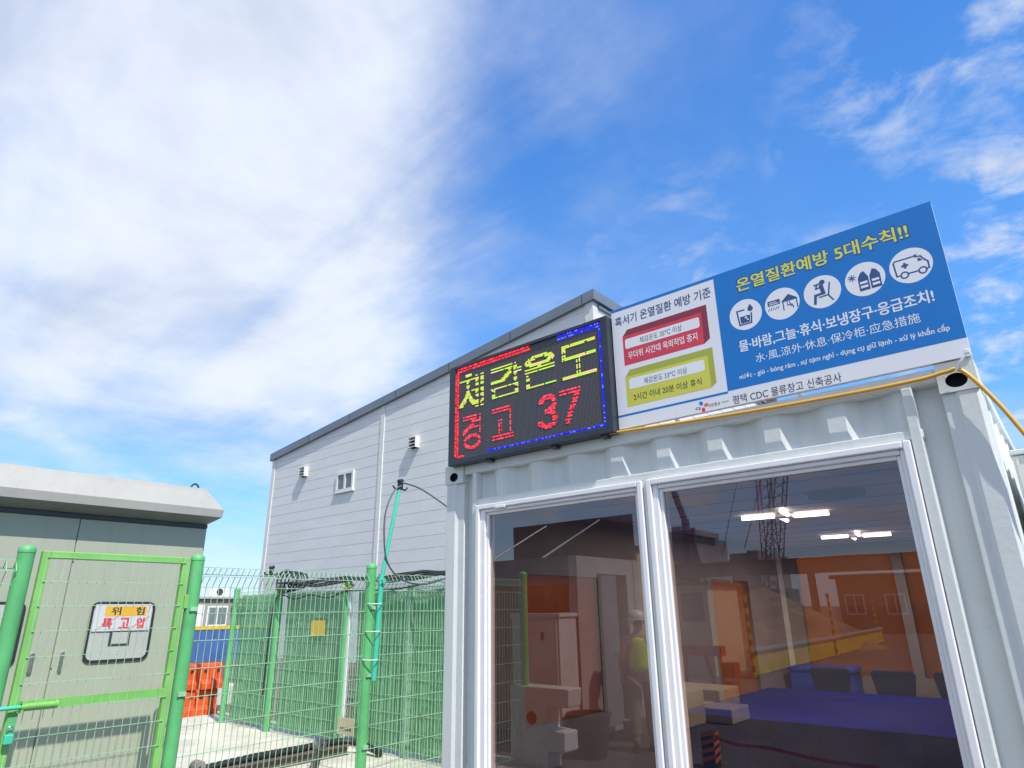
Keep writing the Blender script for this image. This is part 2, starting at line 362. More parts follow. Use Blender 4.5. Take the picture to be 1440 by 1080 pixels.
# ================================================================ CONTAINER OFFICE
CX0, CX1, CL, CT = -3.146, -0.146, 6.06, 2.60
ct = thing('container_office', 'light grey shipping container cabin with two big white framed windows under the signs', 'container', (-1.646, 3.03, 0))
def casting(x0, x1, hx, hz, y0, y1, out):
    """corner casting: box whose outer face carries an oval hole with a dark pocket behind it"""
    mb = MB(); z0, z1 = 2.475, CT; rx, rz = 0.038, 0.030
    n = 24; hole = [(hx + rx * math.cos(2 * math.pi * i / n), hz + rz * math.sin(2 * math.pi * i / n)) for i in range(n)]
    def edge(a):
        dx, dz = math.cos(a), math.sin(a); t = 9
        if dx > 1e-6: t = min(t, (x1 - hx) / dx)
        if dx < -1e-6: t = min(t, (x0 - hx) / dx)
        if dz > 1e-6: t = min(t, (z1 - hz) / dz)
        if dz < -1e-6: t = min(t, (z0 - hz) / dz)
        return (hx + dx * t, hz + dz * t)
    angs = sorted(set([2 * math.pi * i / n for i in range(n)] + [math.atan2(b - hz, a - hx) % (2 * math.pi) for a in (x0, x1) for b in (z0, z1)]))
    ho = [(hx + rx * math.cos(a), hz + rz * math.sin(a)) for a in angs]; ed = [edge(a) for a in angs]
    for i in range(len(angs)):
        j = (i + 1) % len(angs)
        mb.face([(ho[i][0], y0, ho[i][1]), (ed[i][0], y0, ed[i][1]), (ed[j][0], y0, ed[j][1]), (ho[j][0], y0, ho[j][1])])
        mb.face([(ho[i][0], y0, ho[i][1]), (ho[j][0], y0, ho[j][1]), (ho[j][0], y0 + out * 0.03, ho[j][1]), (ho[i][0], y0 + out * 0.03, ho[i][1])], 1)
    mb.face([(p[0], y0 + out * 0.03, p[1]) for p in ho], 1)
    for (a, b) in (((x0, z0), (x1, z0)), ((x1, z0), (x1, z1)), ((x1, z1), (x0, z1)), ((x0, z1), (x0, z0))):
        mb.face([(a[0], y0, a[1]), (b[0], y0, b[1]), (b[0], y1, b[1]), (a[0], y1, a[1])])
    mb.face([(x0, y1, z0), (x1, y1, z0), (x1, y1, z1), (x0, y1, z1)])
    return mb
def post_profile(xo, xi, y0, s):
    """open channel corner post in plan: xo outer, xi inner edge"""
    return [(xo, y0 + 0.16 * s), (xo, y0 + 0.012 * s), (xo + (xi - xo) * 0.10, y0), (xo + (xi - xo) * 0.55, y0), (xo + (xi - xo) * 0.68, y0 + 0.012 * s), (xi, y0 + 0.012 * s),
            (xi, y0 + 0.055 * s), (xi + (xo - xi) * 0.1, y0 + 0.055 * s), (xi + (xo - xi) * 0.1, y0 + 0.16 * s)]
for (xo, xi, y0, s_, hx) in ((CX0, -2.980, 0, 1, -3.066), (CX1, -0.276, 0, 1, -0.213), (CX0, -2.980, CL, -1, -3.066), (CX1, -0.276, CL, -1, -0.213)):
    p = MB().prism(post_profile(xo, xi, y0, s_), 2, 0.12, 2.475).build('corner_post', paint, ct, bevel=0.004)
    for zz in (0, 1):
        if zz: casting(min(xo, xi) - 0.002, max(xo, xi) + 0.002, hx, 2.52, y0 - 0.004 * s_, y0 + 0.165 * s_, s_).build('corner_casting', [paint, hole_m], p, bevel=0.003).matrix_parent_inverse = Matrix.Identity(4)
        else: MB().box(min(xo, xi), max(xo, xi), min(y0, y0 + .16 * s_), max(y0, y0 + .16 * s_), 0, 0.12).build('corner_casting', paint, p).matrix_parent_inverse = Matrix.Identity(4)
# front rails and jambs
MB().box(-2.977, -0.279, 0.0, 0.085, 0.02, 0.17).build('bottom_rail', paint, ct, bevel=0.006)
fr = MB(); fr.box(-2.977, -0.279, 0.004, 0.07, 2.526, 2.588)
fr.build('top_rail', paint, ct, bevel=0.006)
li = MB(); li.box(-2.898, -0.366, 0.002, 0.075, 2.312, 2.350)
li.build('lintel', paint, ct, bevel=0.004)
for x0, x1 in ((-2.892, -2.856), (-0.412, -0.372)): MB().box(x0, x1, -0.006, 0.08, 0.17, 2.526).build('jamb', paint, ct, bevel=0.004)
MB().box(-1.652, -1.634, -0.002, 0.075, 0.17, 2.312).build('mullion', paint, ct)
# corrugated infill above the windows (ridges out, 283 mm pitch) and flat recesses beside the jambs
def corr(u0, u1, ph, hi, lo, pitch=0.283):
    pts = []; k = math.floor((u0 - ph) / pitch)
    while ph + k * pitch < u1 + pitch:
        b = ph + k * pitch
        pts += [(b - 0.052, lo), (b - 0.018, lo), (b + 0.018, lo), (b + 0.052, lo)] if False else [(b - 0.036, lo), (b + 0.036, lo), (b + 0.104, hi), (b + 0.179, hi)]
        k += 1
    out = [p for p in pts if u0 < p[0] < u1]
    def at(u):
        for a, b in zip(pts, pts[1:]):
            if a[0] <= u <= b[0]: return a[1] + (b[1] - a[1]) * (u - a[0]) / (b[0] - a[0])
        return hi
    return [(u0, at(u0))] + out + [(u1, at(u1))]
cp = MB(); pr = corr(-2.855, -0.413, -2.52, 0.018, 0.062)
for a, b in zip(pr, pr[1:]): cp.face([(a[0], a[1], 2.352), (b[0], b[1], 2.352), (b[0], b[1], 2.527), (a[0], a[1], 2.527)])
cp.face([(-2.98, 0.052, 0.17), (-2.892, 0.052, 0.17), (-2.892, 0.052, 2.526), (-2.98, 0.052, 2.526)])
cp.face([(-0.372, 0.062, 0.17), (-0.276, 0.062, 0.17), (-0.276, 0.062, 2.526), (-0.372, 0.062, 2.526)])
cp.box(-2.855, -0.413, 0.085, 0.10, 2.352, 2.55)
cp.build('front_wall', paint, ct)
# windows
def window(x0, x1, gx0, gx1, gz1, gz0=0.33):
    z1, z0 = 2.308, 0.20
    w = MB()
    def ring(mb, a0, a1, b0, b1, c0, c1, d0, d1, y0, y1):   # outer a,b ; inner c,d (x0,x1,z0,z1)
        mb.box(a0, c0, y0, y1, b0, b1); mb.box(c1, a1, y0, y1, b0, b1); mb.box(c0, c1, y0, y1, d1, b1); mb.box(c0, c1, y0, y1, b0, d0)
    t = 0.030; ring(w, x0, x1, z0, z1, x0 + t, x1 - t, z0 + t, z1 - t, -0.018, 0.07)
    fo = w.build('window', pvc, ct, bevel=0.005)
    s1 = MB(); ring(s1, x0 + t, x1 - t, z0 + t, z1 - t, gx0 - .018, gx1 + .018, gz0 - .02, gz1 + .018, -0.003, 0.07)
    q = s1.build('sash', pvc, fo, bevel=0.006); q.matrix_parent_inverse = Matrix.Identity(4)
    s2 = MB(); ring(s2, gx0 - .018, gx1 + .018, gz0 - .02, gz1 + .018, gx0, gx1, gz0, gz1, 0.012, 0.07)
    q = s2.build('sash_bead', pvc, fo, bevel=0.004); q.matrix_parent_inverse = Matrix.Identity(4)
    p = MB().face([(gx0 - .004, 0.03, gz0 - .004), (gx1 + .004, 0.03, gz0 - .004), (gx1 + .004, 0.03, gz1 + .004), (gx0 - .004, 0.03, gz1 + .004)]).build('pane', glass, fo)
    p.matrix_parent_inverse = Matrix.Identity(4)
    return fo
fo = window(-2.853, -1.655, -2.765, -1.712, 2.240)
window(-1.631, -0.416, -1.552, -0.480, 2.238)
hd = MB().box(-2.68, -2.60, -0.024, -0.016, 2.272, 2.284).build('vent_clip', pvc, fo); hd.matrix_parent_inverse = Matrix.Identity(4)
# long side walls with openings, back wall, roof, floor
sw = MB(); pr = corr(0.16, CL - 0.16, 0.2, -0.016, -0.052)
for a, b in zip(pr, pr[1:]): sw.face([(CX1 + a[1], a[0], 0.17), (CX1 + b[1], b[0], 0.17), (CX1 + b[1], b[0], 2.53), (CX1 + a[1], a[0], 2.53)])
sw.box(CX1 - 0.07, CX1 - 0.004, 0.165, CL - 0.165, 2.53, 2.588).box(CX1 - 0.10, CX1, 0.165, CL - 0.165, 0.02, 0.17)
sw.box(CX1 - 0.12, CX1 - 0.08, 0.11, CL - 0.11, 0.171, 2.5, 1)
sw.build('side_wall', [paint, liner], ct)
def holed(mb, u0, u1, z0, z1, holes, f, m=0):
    """wall with rectangular holes, cut into strips; f(u0,u1,z0,z1,m) adds one box"""
    hs_ = sorted(holes); u = u0
    for (a, b, c, d) in hs_:
        f(u, a, z0, z1, m); f(a, b, z0, c, m); f(a, b, d, z1, m); u = b
    f(u, u1, z0, z1, m)
LH = [(0.68, 1.64, 0.93, 1.92), (3.84, 4.86, 0.68, 1.96)]
lw = MB(); holed(lw, 0.165, CL - 0.165, 0.17, 2.53, LH, lambda a, b, c, d, m: lw.box(CX0 + 0.01, CX0 + 0.05, a, b, c, d, m))
holed(lw, 0.11, CL - 0.11, 0.171, 2.5, LH, lambda a, b, c, d, m: lw.box(CX0 + 0.052, CX0 + 0.10, a, b, c, d, 1))
lw.box(CX0 + 0.004, CX0 + 0.07, 0.165, CL - 0.165, 2.53, 2.588).box(CX0, CX0 + 0.10, 0.165, CL - 0.165, 0.02, 0.17)
lw.build('side_wall', [paint, liner], ct)
BH = [(-2.82, -1.71, 0.90, 2.28), (-1.60, -0.50, 0.90, 2.28)]
bw = MB(); holed(bw, -2.98, -0.276, 0.17, 2.53, BH, lambda a, b, c, d, m: bw.box(a, b, CL - 0.06, CL - 0.02, c, d, m))
holed(bw, -3.094, -0.226, 0.171, 2.5, BH, lambda a, b, c, d, m: bw.box(a, b, CL - 0.11, CL - 0.062, c, d, 1))
bw.box(-2.98, -0.276, CL - 0.07, CL - 0.004, 2.53, 2.588)
bw.build('back_wall', [paint, liner], ct)
for (a, b, c, d) in LH:
    f = MB().box(CX0 + 0.055, CX0 + 0.085, a, b, c, d).build('window', film_l if a < 2 else film, ct)
for (a, b, c, d) in BH:
    f = MB().box(a, b, CL - 0.095, CL - 0.07, c, d).build('window', film, ct)
MB().box(CX0 + 0.02, CX1 - 0.02, 0.075, CL - 0.02, 2.555, 2.575).build('roof', paint2, ct)
ci = MB().box(-3.04, -0.27, 0.105, CL - 0.115, 2.40, 2.43)
for k in range(1, 12): ci.box(-3.03, -0.28, 0.105 + k * 0.5, 0.115 + k * 0.5, 2.395, 2.3995, 1)
ci.build('ceiling', [ceil_m, liner], ct)
MB().box(CX0 + 0.10, CX1 - 0.12, 0.09, CL - 0.11, 0.10, 0.17).build('floor', floor_m, ct)

# -------- yellow hose and zip tie
hz = thing('yellow_hose', 'thin yellow hose running along the container top rail below the blue sign', 'hose', (-1.2, -0.03, 2.55))
pts = [(-2.45, 0.03, 2.602), (-2.1, -0.012, 2.606), (-1.63, -0.022, 2.582), (-1.05, -0.022, 2.556), (-0.58, -0.022, 2.545), (-0.33, -0.026, 2.545), (-0.24, -0.03, 2.553), (-0.185, -0.03, 2.545), (-0.11, -0.03, 2.41), (-0.045, -0.03, 2.25), (0.05, 0.0, 2.0), (0.2, 0.3, 1.2), (0.5, 0.5, 0.02)]
MB().tube(spline(pts, 8), 0.0085, 10).build('hose_run', hose_m, hz, smooth=True)
zt = thing('zip_tie', 'white zip tie holding the yellow hose at the container corner hole', 'zip tie', (-0.2, -0.04, 2.55))
z_ = MB().tube([(-0.205, -0.035, 2.545), (-0.185, -0.044, 2.575), (-0.155, -0.044, 2.612), (-0.150, -0.04, 2.625)], 0.0055, 6).build('tie_strap', tie_m, zt, smooth=True)
MB().box(-0.163, -0.145, -0.05, -0.034, 2.606, 2.624).build('tie_head', tie_m, zt, bevel=0.002)

# ================================================================ BLUE SAFETY SIGN
SX0, SX1, SZ0, SZ1 = -1.765, -0.143, 2.605, 3.325
sg = thing('safety_sign', 'long blue and white heat illness prevention sign board standing on the container roof', 'sign', (-0.95, 0.02, 2.6))
YF = -0.012
MB().box(SX0, SX1, YF, 0.018, SZ0, SZ1).build('board', white_board, sg)
l1, l2, l3, l4 = YF - 0.0004, YF - 0.0007, YF - 0.0010, YF - 0.0013
def flat(name, mat_, polys, y, parent=sg):
    mb = MB()
    for p in polys: mb.prism(p, 1, y, y + 0.0012)
    return mb.build(name, mat_, parent)
def rect(a, b, c, d): return [(a, c), (b, c), (b, d), (a, d)]
flat('blue_field', blue_ink, [rect(-1.135, SX1 + 0.0005, 2.683, SZ1), rect(SX0, -1.135, 2.672, 2.6835), rect(SX0, -1.135, 3.308, SZ1)], l1)
# red and lime blocks
def block(o, f, t, s_, x0, x1, z0, z1, dx, dz, nm):
    flat(nm, f, [[(x0, z0), (x1, z0), (x1, z1), (x0, z1)]], l1)
    flat(nm + '_top', t, [[(x0, z1), (x1, z1), (x1 + dx, z1 + dz), (x0 + dx, z1 + dz)]], l1)
    flat(nm + '_side', s_, [[(x1, z0), (x1 + dx, z0 + dz * 0.6), (x1 + dx, z1 + dz), (x1, z1)]], l1)
block(sg, red_ink, dred_ink, dred_ink, -1.701, -1.224, 2.964, 3.142, 0.033, 0.036, 'red_block')
block(sg, lime_ink, dlime_ink, dlime_ink, -1.702, -1.216, 2.721, 2.897, 0.030, 0.037, 'yellow_block')
flat('red_block_label', white_ink, [rrect(-1.688, -1.238, 3.062, 3.121, 0.012)], l2); flat('yellow_block_label', white_ink, [rrect(-1.681, -1.238, 2.819, 2.881, 0.012)], l2)
text('heading_text', '혹서기 온열질환 예방 기준', -1.741, -1.158, 3.213, 3.272, l2, navy_ink, sg, bold=0.012)
text('red_label_text', '체감온도 35℃ 이상', -1.594, -1.338, 3.073, 3.109, l3, black_ink, sg)
text('red_block_text', '무더위 시간대 옥외작업 중지', -1.673, -1.258, 2.997, 3.040, l2, white_ink, sg, bold=0.022)
text('yellow_label_text', '체감온도 33℃ 이상', -1.589, -1.335, 2.829, 2.864, l3, black_ink, sg)
text('yellow_block_text', '2시간 이내 20분 이상 휴식', -1.660, -1.264, 2.749, 2.788, l2, black_ink, sg, bold=0.008)
text('builder_text', '평택 CDC 물류창고 신축공사', -1.116, -0.620, 2.610, 2.654, l1, black_ink, sg, bold=0.004)
# company mark: three petals and its letters
def petal(cx, cz, ang, r=0.012):
    pts = []
    for i in range(20):
        a = 2 * math.pi * i / 20; e = r * (1 + 0.35 * math.cos(a)); x, z = e * math.cos(a), 0.72 * e * math.sin(a)
        pts.append((cx + x * math.cos(R(ang)) - z * math.sin(R(ang)), cz + x * math.sin(R(ang)) + z * math.cos(R(ang))))
    return pts
flat('mark_blue', blue_ink, [petal(-1.278, 2.648, 120)], l1); flat('mark_red', red_ink, [petal(-1.272, 2.620, -80)], l1); flat('mark_orange', orange_ink, [petal(-1.258, 2.637, 20)], l1)
text('mark_text', 'CJ', -1.312, -1.288, 2.619, 2.634, l1, black_ink, sg, bold=0.03)
text('company_text', '대한통운', -1.243, -1.181, 2.622, 2.640, l1, black_ink, sg)
text('division_text', '건설부문', -1.175, -1.137, 2.629, 2.638, l1, black_ink, sg)
text('title_outline', '온열질환예방 5대수칙!!', -1.022, -0.246, 3.184, 3.266, l2, navy_ink, sg, bold=0.055)
text('title_text', '온열질환예방 5대수칙!!', -1.018, -0.250, 3.189, 3.261, l3, yellow_ink, sg, bold=0.024)
text('rules_text', '물·바람,그늘·휴식·보냉장구·응급조치!', -1.048, -0.216, 2.864, 2.926, l2, white_ink, sg, bold=0.026)
text('chinese_text', '水·風,涼外·休息·保冷柜·应急措施', -0.978, -0.281, 2.791, 2.839, l2, white_ink, sg, bold=0.0)
text('vietnamese_text', 'nước - gió - bóng râm , sự tạm nghỉ - dụng cụ giữ lạnh - xử lý khẩn cấp', -1.068, -0.190, 2.722, 2.760, l2, white_ink, sg, bold=0.016)
ICX = [-0.995, -0.815, -0.631, -0.449, -0.268]; ICZ = 3.057; IR = 0.0815
def circ(cx, cz, r, n=40): return [(cx + r * math.cos(2 * math.pi * i / n), cz + r * math.sin(2 * math.pi * i / n)) for i in range(n)]
def stroke(pts, w):
    out = []
    for a, b in zip(pts, pts[1:]):
        d = Vector((b[0] - a[0], b[1] - a[1])); L = d.length
        if L < 1e-9: continue
        d /= L; n = Vector((-d.y, d.x)) * w / 2; e = d * w / 2
        A = Vector(a) - e; B = Vector(b) + e
        out.append([(A.x + n.x, A.y + n.y), (A.x - n.x, A.y - n.y), (B.x - n.x, B.y - n.y), (B.x + n.x, B.y + n.y)])
    return out
def icon(name, i, polys_navy, polys_white=()):
    cx = ICX[i]; f = lambda ps: [[(cx + p[0] * IR, ICZ + p[1] * IR) for p in q] for q in ps]
    d = flat('icon_disc', white_ink, [circ(cx, ICZ, IR)], l2)
    mb = MB()
    for k, q in enumerate(f(polys_navy)): mb.prism(q, 1, l3 - 0.000004 * k, l3 + 0.001)
    o = mb.build(name, navy_ink, d); o.matrix_parent_inverse = Matrix.Identity(4)
    if polys_white:
        mb = MB()
        for k, q in enumerate(f(polys_white)): mb.prism(q, 1, l4 - 0.000004 * k, l4 + 0.001)
        o = mb.build(name + '_detail', white_ink, d); o.matrix_parent_inverse = Matrix.Identity(4)
drop = [(0.33, 0.62)] + [(0.33 + 0.17 * math.cos(R(a)), 0.3 + 0.17 * math.sin(R(a))) for a in range(150, 391, 20)]
icon('water_glass_icon', 0, stroke([(-0.06, 0.33), (-0.5, 0.33), (-0.42, -0.62), (0.3, -0.62), (0.36, 0.0)], 0.09) + [[(-0.36, -0.08), (0.27, -0.08), (0.22, -0.54), (-0.33, -0.54)]] + [drop], [circ(-0.0, -0.2, 0.07, 16), circ(0.1, -0.35, 0.06, 16), circ(0.08, -0.02, 0.045, 16)])
icon('shade_tent_icon', 1, [rect(-0.82, -0.1, 0.04, 0.36), [(0.0, 0.14), (0.42, 0.5), (0.88, 0.14)], rect(0.0, 0.88, 0.06, 0.15)] + stroke([(0.06, 0.1), (0.06, -0.45)], 0.06) + stroke([(0.84, 0.1), (0.84, -0.45)], 0.06) + stroke([(0.3, 0.1), (0.3, -0.2)], 0.04) + stroke([(0.3, -0.2), (0.55, -0.2), (0.62, -0.42)], 0.06) + stroke([(0.42, 0.0), (0.5, -0.3)], 0.05) + [stroke([(-0.74 + k * 0.14, -0.1), (-0.84 + k * 0.14, -0.26)], 0.04)[0] for k in range(5)], [rect(-0.74, -0.18, 0.1, 0.15), rect(-0.74, -0.3, 0.22, 0.26)])
icon('resting_person_icon', 2, [circ(0.08, 0.58, 0.15, 20)] + stroke([(0.0, 0.34), (0.05, -0.08)], 0.22) + stroke([(0.05, -0.1), (-0.38, -0.14), (-0.46, -0.6)], 0.15) + stroke([(-0.02, 0.3), (-0.3, 0.26), (-0.22, 0.5)], 0.09) + stroke([(0.46, 0.42), (0.3, -0.28), (-0.18, -0.3)], 0.08) + stroke([(0.28, -0.28), (0.5, -0.66)], 0.08) + stroke([(-0.34, 0.5), (-0.08, 0.52)], 0.1))
icon('cooling_vest_icon', 3, [[(-0.18, 0.42), (0.0, 0.5), (0.18, 0.1), (0.18, -0.66), (-0.34, -0.66), (-0.34, 0.12)], [(0.24, 0.1), (0.42, 0.5), (0.6, 0.42), (0.76, 0.12), (0.76, -0.66), (0.24, -0.66)]] + [q for a in range(0, 180, 45) for q in stroke([(-0.62 - 0.2 * math.cos(R(a)), 0.25 - 0.2 * math.sin(R(a))), (-0.62 + 0.2 * math.cos(R(a)), 0.25 + 0.2 * math.sin(R(a)))], 0.045)], [rect(-0.27, 0.1, -0.25, -0.12), rect(0.32, 0.68, -0.25, -0.12), rect(-0.27, 0.1, -0.5, -0.36), rect(0.32, 0.68, -0.5, -0.36)])
amb = [(-0.55, -0.42), (-0.72, -0.42), (-0.76, 0.36), (-0.68, 0.46), (0.24, 0.46), (0.3, 0.4), (0.5, 0.38), (0.68, 0.08), (0.78, -0.02), (0.78, -0.4), (0.68, -0.42)]
icon('ambulance_icon', 4, stroke(amb, 0.075) + stroke([(-0.16, -0.42), (0.3, -0.42)], 0.075) + stroke(circ(-0.36, -0.45, 0.17, 18) + circ(-0.36, -0.45, 0.17, 18)[:1], 0.07) + stroke(circ(0.48, -0.45, 0.17, 18) + circ(0.48, -0.45, 0.17, 18)[:1], 0.07) + [rect(-0.42, -0.1, 0.02, 0.14), rect(-0.32, -0.2, -0.08, 0.24), [(0.36, 0.12), (0.56, 0.12), (0.46, 0.28), (0.36, 0.28)], rect(0.22, 0.36, 0.46, 0.54)])
# frame and braces carrying the sign
sf = MB()
for x in (-1.68, -0.95, -0.22): sf.box(x - 0.02, x + 0.02, 0.018, 0.058, 2.59, 3.30); sf.tube([(x, 0.04, 3.2), (x, 0.75, 2.575)], 0.015, 6)
sf.box(SX0 + 0.02, SX1 - 0.02, 0.0585, 0.09, 3.2, 3.24).box(SX0 + 0.02, SX1 - 0.02, 0.0585, 0.09, 2.7, 2.74)
sf.build('frame', paint2, sg)

# ================================================================ LED DISPLAY
LX0, LX1, LZ0, LZ1, LY = -3.066, -1.772, 2.585, 3.285, -0.062
ledd = thing('led_display', 'black electronic dot display with yellow and red letters left of the blue sign', 'display', (-2.4, 0, 2.59))
IX0, IX1, IZ0, IZ1 = -3.012, -1.778 - 0.045, 2.623, 3.262
IX1 = -1.815
lb = MB(); lb.box(LX0, IX0, LY, 0.06, LZ0, LZ1).box(IX1, LX1, LY, 0.06, LZ0, LZ1).box(IX0, IX1, LY, 0.06, LZ0, IZ0).box(IX0, IX1, LY, 0.06, IZ1, LZ1).box(IX0, IX1, 0.02, 0.06, IZ0, IZ1)
lb.build('housing', ledframe, ledd, bevel=0.004)
def led_face():
    m = bpy.data.materials.new('led_face'); m.use_nodes = True; t = m.node_tree; n = t.nodes; b = n['Principled BSDF']
    b.inputs['Roughness'].default_value = 0.55
    tcn = n.new('ShaderNodeTexCoord'); sx = n.new('ShaderNodeSeparateXYZ'); t.links.new(tcn.outputs['Object'], sx.inputs[0])
    def saw(sock, o, pitch):
        a = n.new('ShaderNodeMath'); a.operation = 'SUBTRACT'; t.links.new(sock, a.inputs[0]); a.inputs[1].default_value = o
        d = n.new('ShaderNodeMath'); d.operation = 'DIVIDE'; t.links.new(a.outputs[0], d.inputs[0]); d.inputs[1].default_value = pitch
        f = n.new('ShaderNodeMath'); f.operation = 'FRACT'; t.links.new(d.outputs[0], f.inputs[0])
        c = n.new('ShaderNodeMath'); c.operation = 'SUBTRACT'; t.links.new(f.outputs[0], c.inputs[0]); c.inputs[1].default_value = 0.5
        q = n.new('ShaderNodeMath'); q.operation = 'ABSOLUTE'; t.links.new(c.outputs[0], q.inputs[0]); return q.outputs[0]
    mxn = n.new('ShaderNodeMath'); mxn.operation = 'MAXIMUM'; t.links.new(saw(sx.outputs[0], IX0, (IX1 - IX0) / 128), mxn.inputs[0]); t.links.new(saw(sx.outputs[2], IZ0, (IZ1 - IZ0) / 64), mxn.inputs[1])
    rp = n.new('ShaderNodeValToRGB'); t.links.new(mxn.outputs[0], rp.inputs[0]); rp.color_ramp.elements[0].position = 0.28; rp.color_ramp.elements[1].position = 0.36
    rp.color_ramp.elements[0].color = (0.15, 0.15, 0.17, 1); rp.color_ramp.elements[1].color = (0.012, 0.012, 0.016, 1)
    t.links.new(rp.outputs[0], b.inputs['Base Color']); return m
FY = -0.050
fo_ = MB().box(IX0 + .0005, IX1 - .0005, FY, 0.018, IZ0 + .0005, IZ1 - .0005).build('dot_panel', led_face(), ledd)
GW, GH = (IX1 - IX0) / 128, (IZ1 - IZ0) / 64
def cells_line(c, a, b, w):
    n = int(max(abs(b[0] - a[0]), abs(b[1] - a[1])) * 2) + 1
    for i in range(n + 1):
        x = a[0] + (b[0] - a[0]) * i / n; y = a[1] + (b[1] - a[1]) * i / n
        for dx in range(w[0]):
            for dy in range(w[1]): c.add((int(round(x + dx - (w[0] - 1) / 2)), int(round(y + dy - (w[1] - 1) / 2))))
def draw(lines, w):
    c = set()
    for l in lines:
        for a, b in zip(l, l[1:]): cells_line(c, a, b, w)
    return c
def ell(cx, cy, rx, ry, n=16): return [(cx + rx * math.cos(2 * math.pi * i / n), cy + ry * math.sin(2 * math.pi * i / n)) for i in range(n + 1)]
yel = draw([[(11, 6.5), (14, 6.5)], [(5, 10), (19, 10)], [(12, 11), (12, 20), (9, 24), (5, 28)], [(12, 20), (16, 25), (19, 28)], [(17, 18), (21, 18)], [(21, 8), (21, 29)], [(26, 8), (26, 29)]], (3, 2))
yel |= draw([[(36, 9), (53, 9), (52, 13), (46, 17), (36, 18)], [(57, 8), (57, 19)], [(57, 13), (61, 13)], [(36, 22), (58, 22), (58, 28), (37, 28), (37, 22)]], (3, 2))
yel |= draw([ell(78, 11.2, 10.5, 2.6), [(67, 17), (89, 17)], [(78, 14), (78, 17)], [(68, 21), (68, 28), (90, 28)]], (3, 2))
yel |= draw([[(121, 8.5), (98, 8.5), (98, 16.5), (121, 16.5)], [(109.5, 17), (109.5, 27)], [(98, 28.5), (121, 28.5)]], (3, 2))
red = draw([[(8, 37), (19, 37), (17, 42), (8, 47)], [(24, 37), (24, 47)], [(17, 40), (24, 40)], [(17, 44), (24, 44)], ell(16.5, 53.5, 7, 4)], (2, 2))
red |= draw([[(36, 37), (52, 37), (52, 53)], [(43, 45), (43, 54)], [(36, 55), (54, 55)]], (2, 2))
red |= draw([[(78, 40), (81, 37), (87, 37), (89.5, 40), (88, 44), (83, 46), (88, 47.5), (90, 51), (88, 54.5), (82, 55.5), (77.5, 52.5)], [(95, 37), (108, 37), (103, 47), (99, 55)]], (3, 2))
redb = draw([[(1, 1), (70, 1)]], (1, 2)) | draw([[(1, 3), (1, 62)]], (2, 1)) | draw([[(1, 62), (9, 62)]], (1, 2))
blub = draw([[(94, 1), (126, 1)], [(32, 62), (126, 62)]], (1, 2)) | draw([[(126, 2), (126, 61)]], (2, 1))
e_y = [emit('led_yellow', (0.72, 0.80, 0.08), 0.34), emit('led_green', (0.42, 0.85, 0.05), 0.45), emit('led_amber', (0.80, 0.58, 0.32), 0.45)]
e_r = [emit('led_red', (1.0, 0.03, 0.06), 0.55), emit('led_bright_red', (1.0, 0.08, 0.12), 0.62), emit('led_dim_red', (0.6, 0.02, 0.03), 0.5)]
e_b = [emit('led_blue', (0.02, 0.02, 1.0), 0.6), emit('led_pale_blue', (0.12, 0.15, 1.0), 0.6), emit('led_dim_blue', (0.02, 0.02, 0.6), 0.5)]
def leds(name, cells, mats, drop_p, rowpat=None, scan=0):
    mb = MB(); rr = random.Random(name)
    for (cx, cy) in sorted(cells):
        if not (0 <= cx < 128 and 0 <= cy < 64): continue
        if rr.random() < drop_p: continue
        if scan:
            run = 1 + sum(1 for q in range(1, 4) if all((cx + j, cy) in cells for j in range(1, q + 1))) + sum(1 for q in range(1, 4) if all((cx - j, cy) in cells for j in range(1, q + 1)))
            if run < 4 and cy % 4 == 1: continue
            if scan == 2 and run < 4 and cy % 4 == 0 and rr.random() < .5: continue
        x = IX0 + (cx + 0.5) * GW; z = IZ1 - (cy + 0.5) * GH; h = 0.0037
        k = rowpat(cx, cy, rr) if rowpat else rr.choice((0, 0, 1, 2))
        mb.box(x - h, x + h, FY - 0.003, FY + 0.001, z - h, z + h, k)
    mb.build(name, mats, ledd)
def ypat(cx, cy, rr): return 1 if (cy * 7 + cx // 9) % 5 == 0 else (2 if (cy + cx // 14) % 6 == 0 else 0)
for a, b in ((0, 31), (31, 64), (64, 94), (94, 128)): leds('yellow_letter', {c for c in yel if a <= c[0] < b}, e_y, 0.03, ypat, 2)
for a, b in ((0, 31), (31, 64), (64, 93), (93, 128)): leds('red_letter', {c for c in red if a <= c[0] < b}, e_r, 0.04, None, 1); leds('border_lights_red', redb, e_r, 0.05); leds('border_lights_blue', blub, e_b, 0.05)
for x in (-2.72, -2.20, -1.85): MB().box(x - 0.02, x + 0.02, -0.045, 0.05, 2.57, 2.60).build('foot', dark_metal, ledd)
for x in (-2.95, -1.9): MB().tube([(x, 0.06, 3.15), (x, 0.7, 2.575)], 0.015, 6).build('brace', dark_metal, ledd)

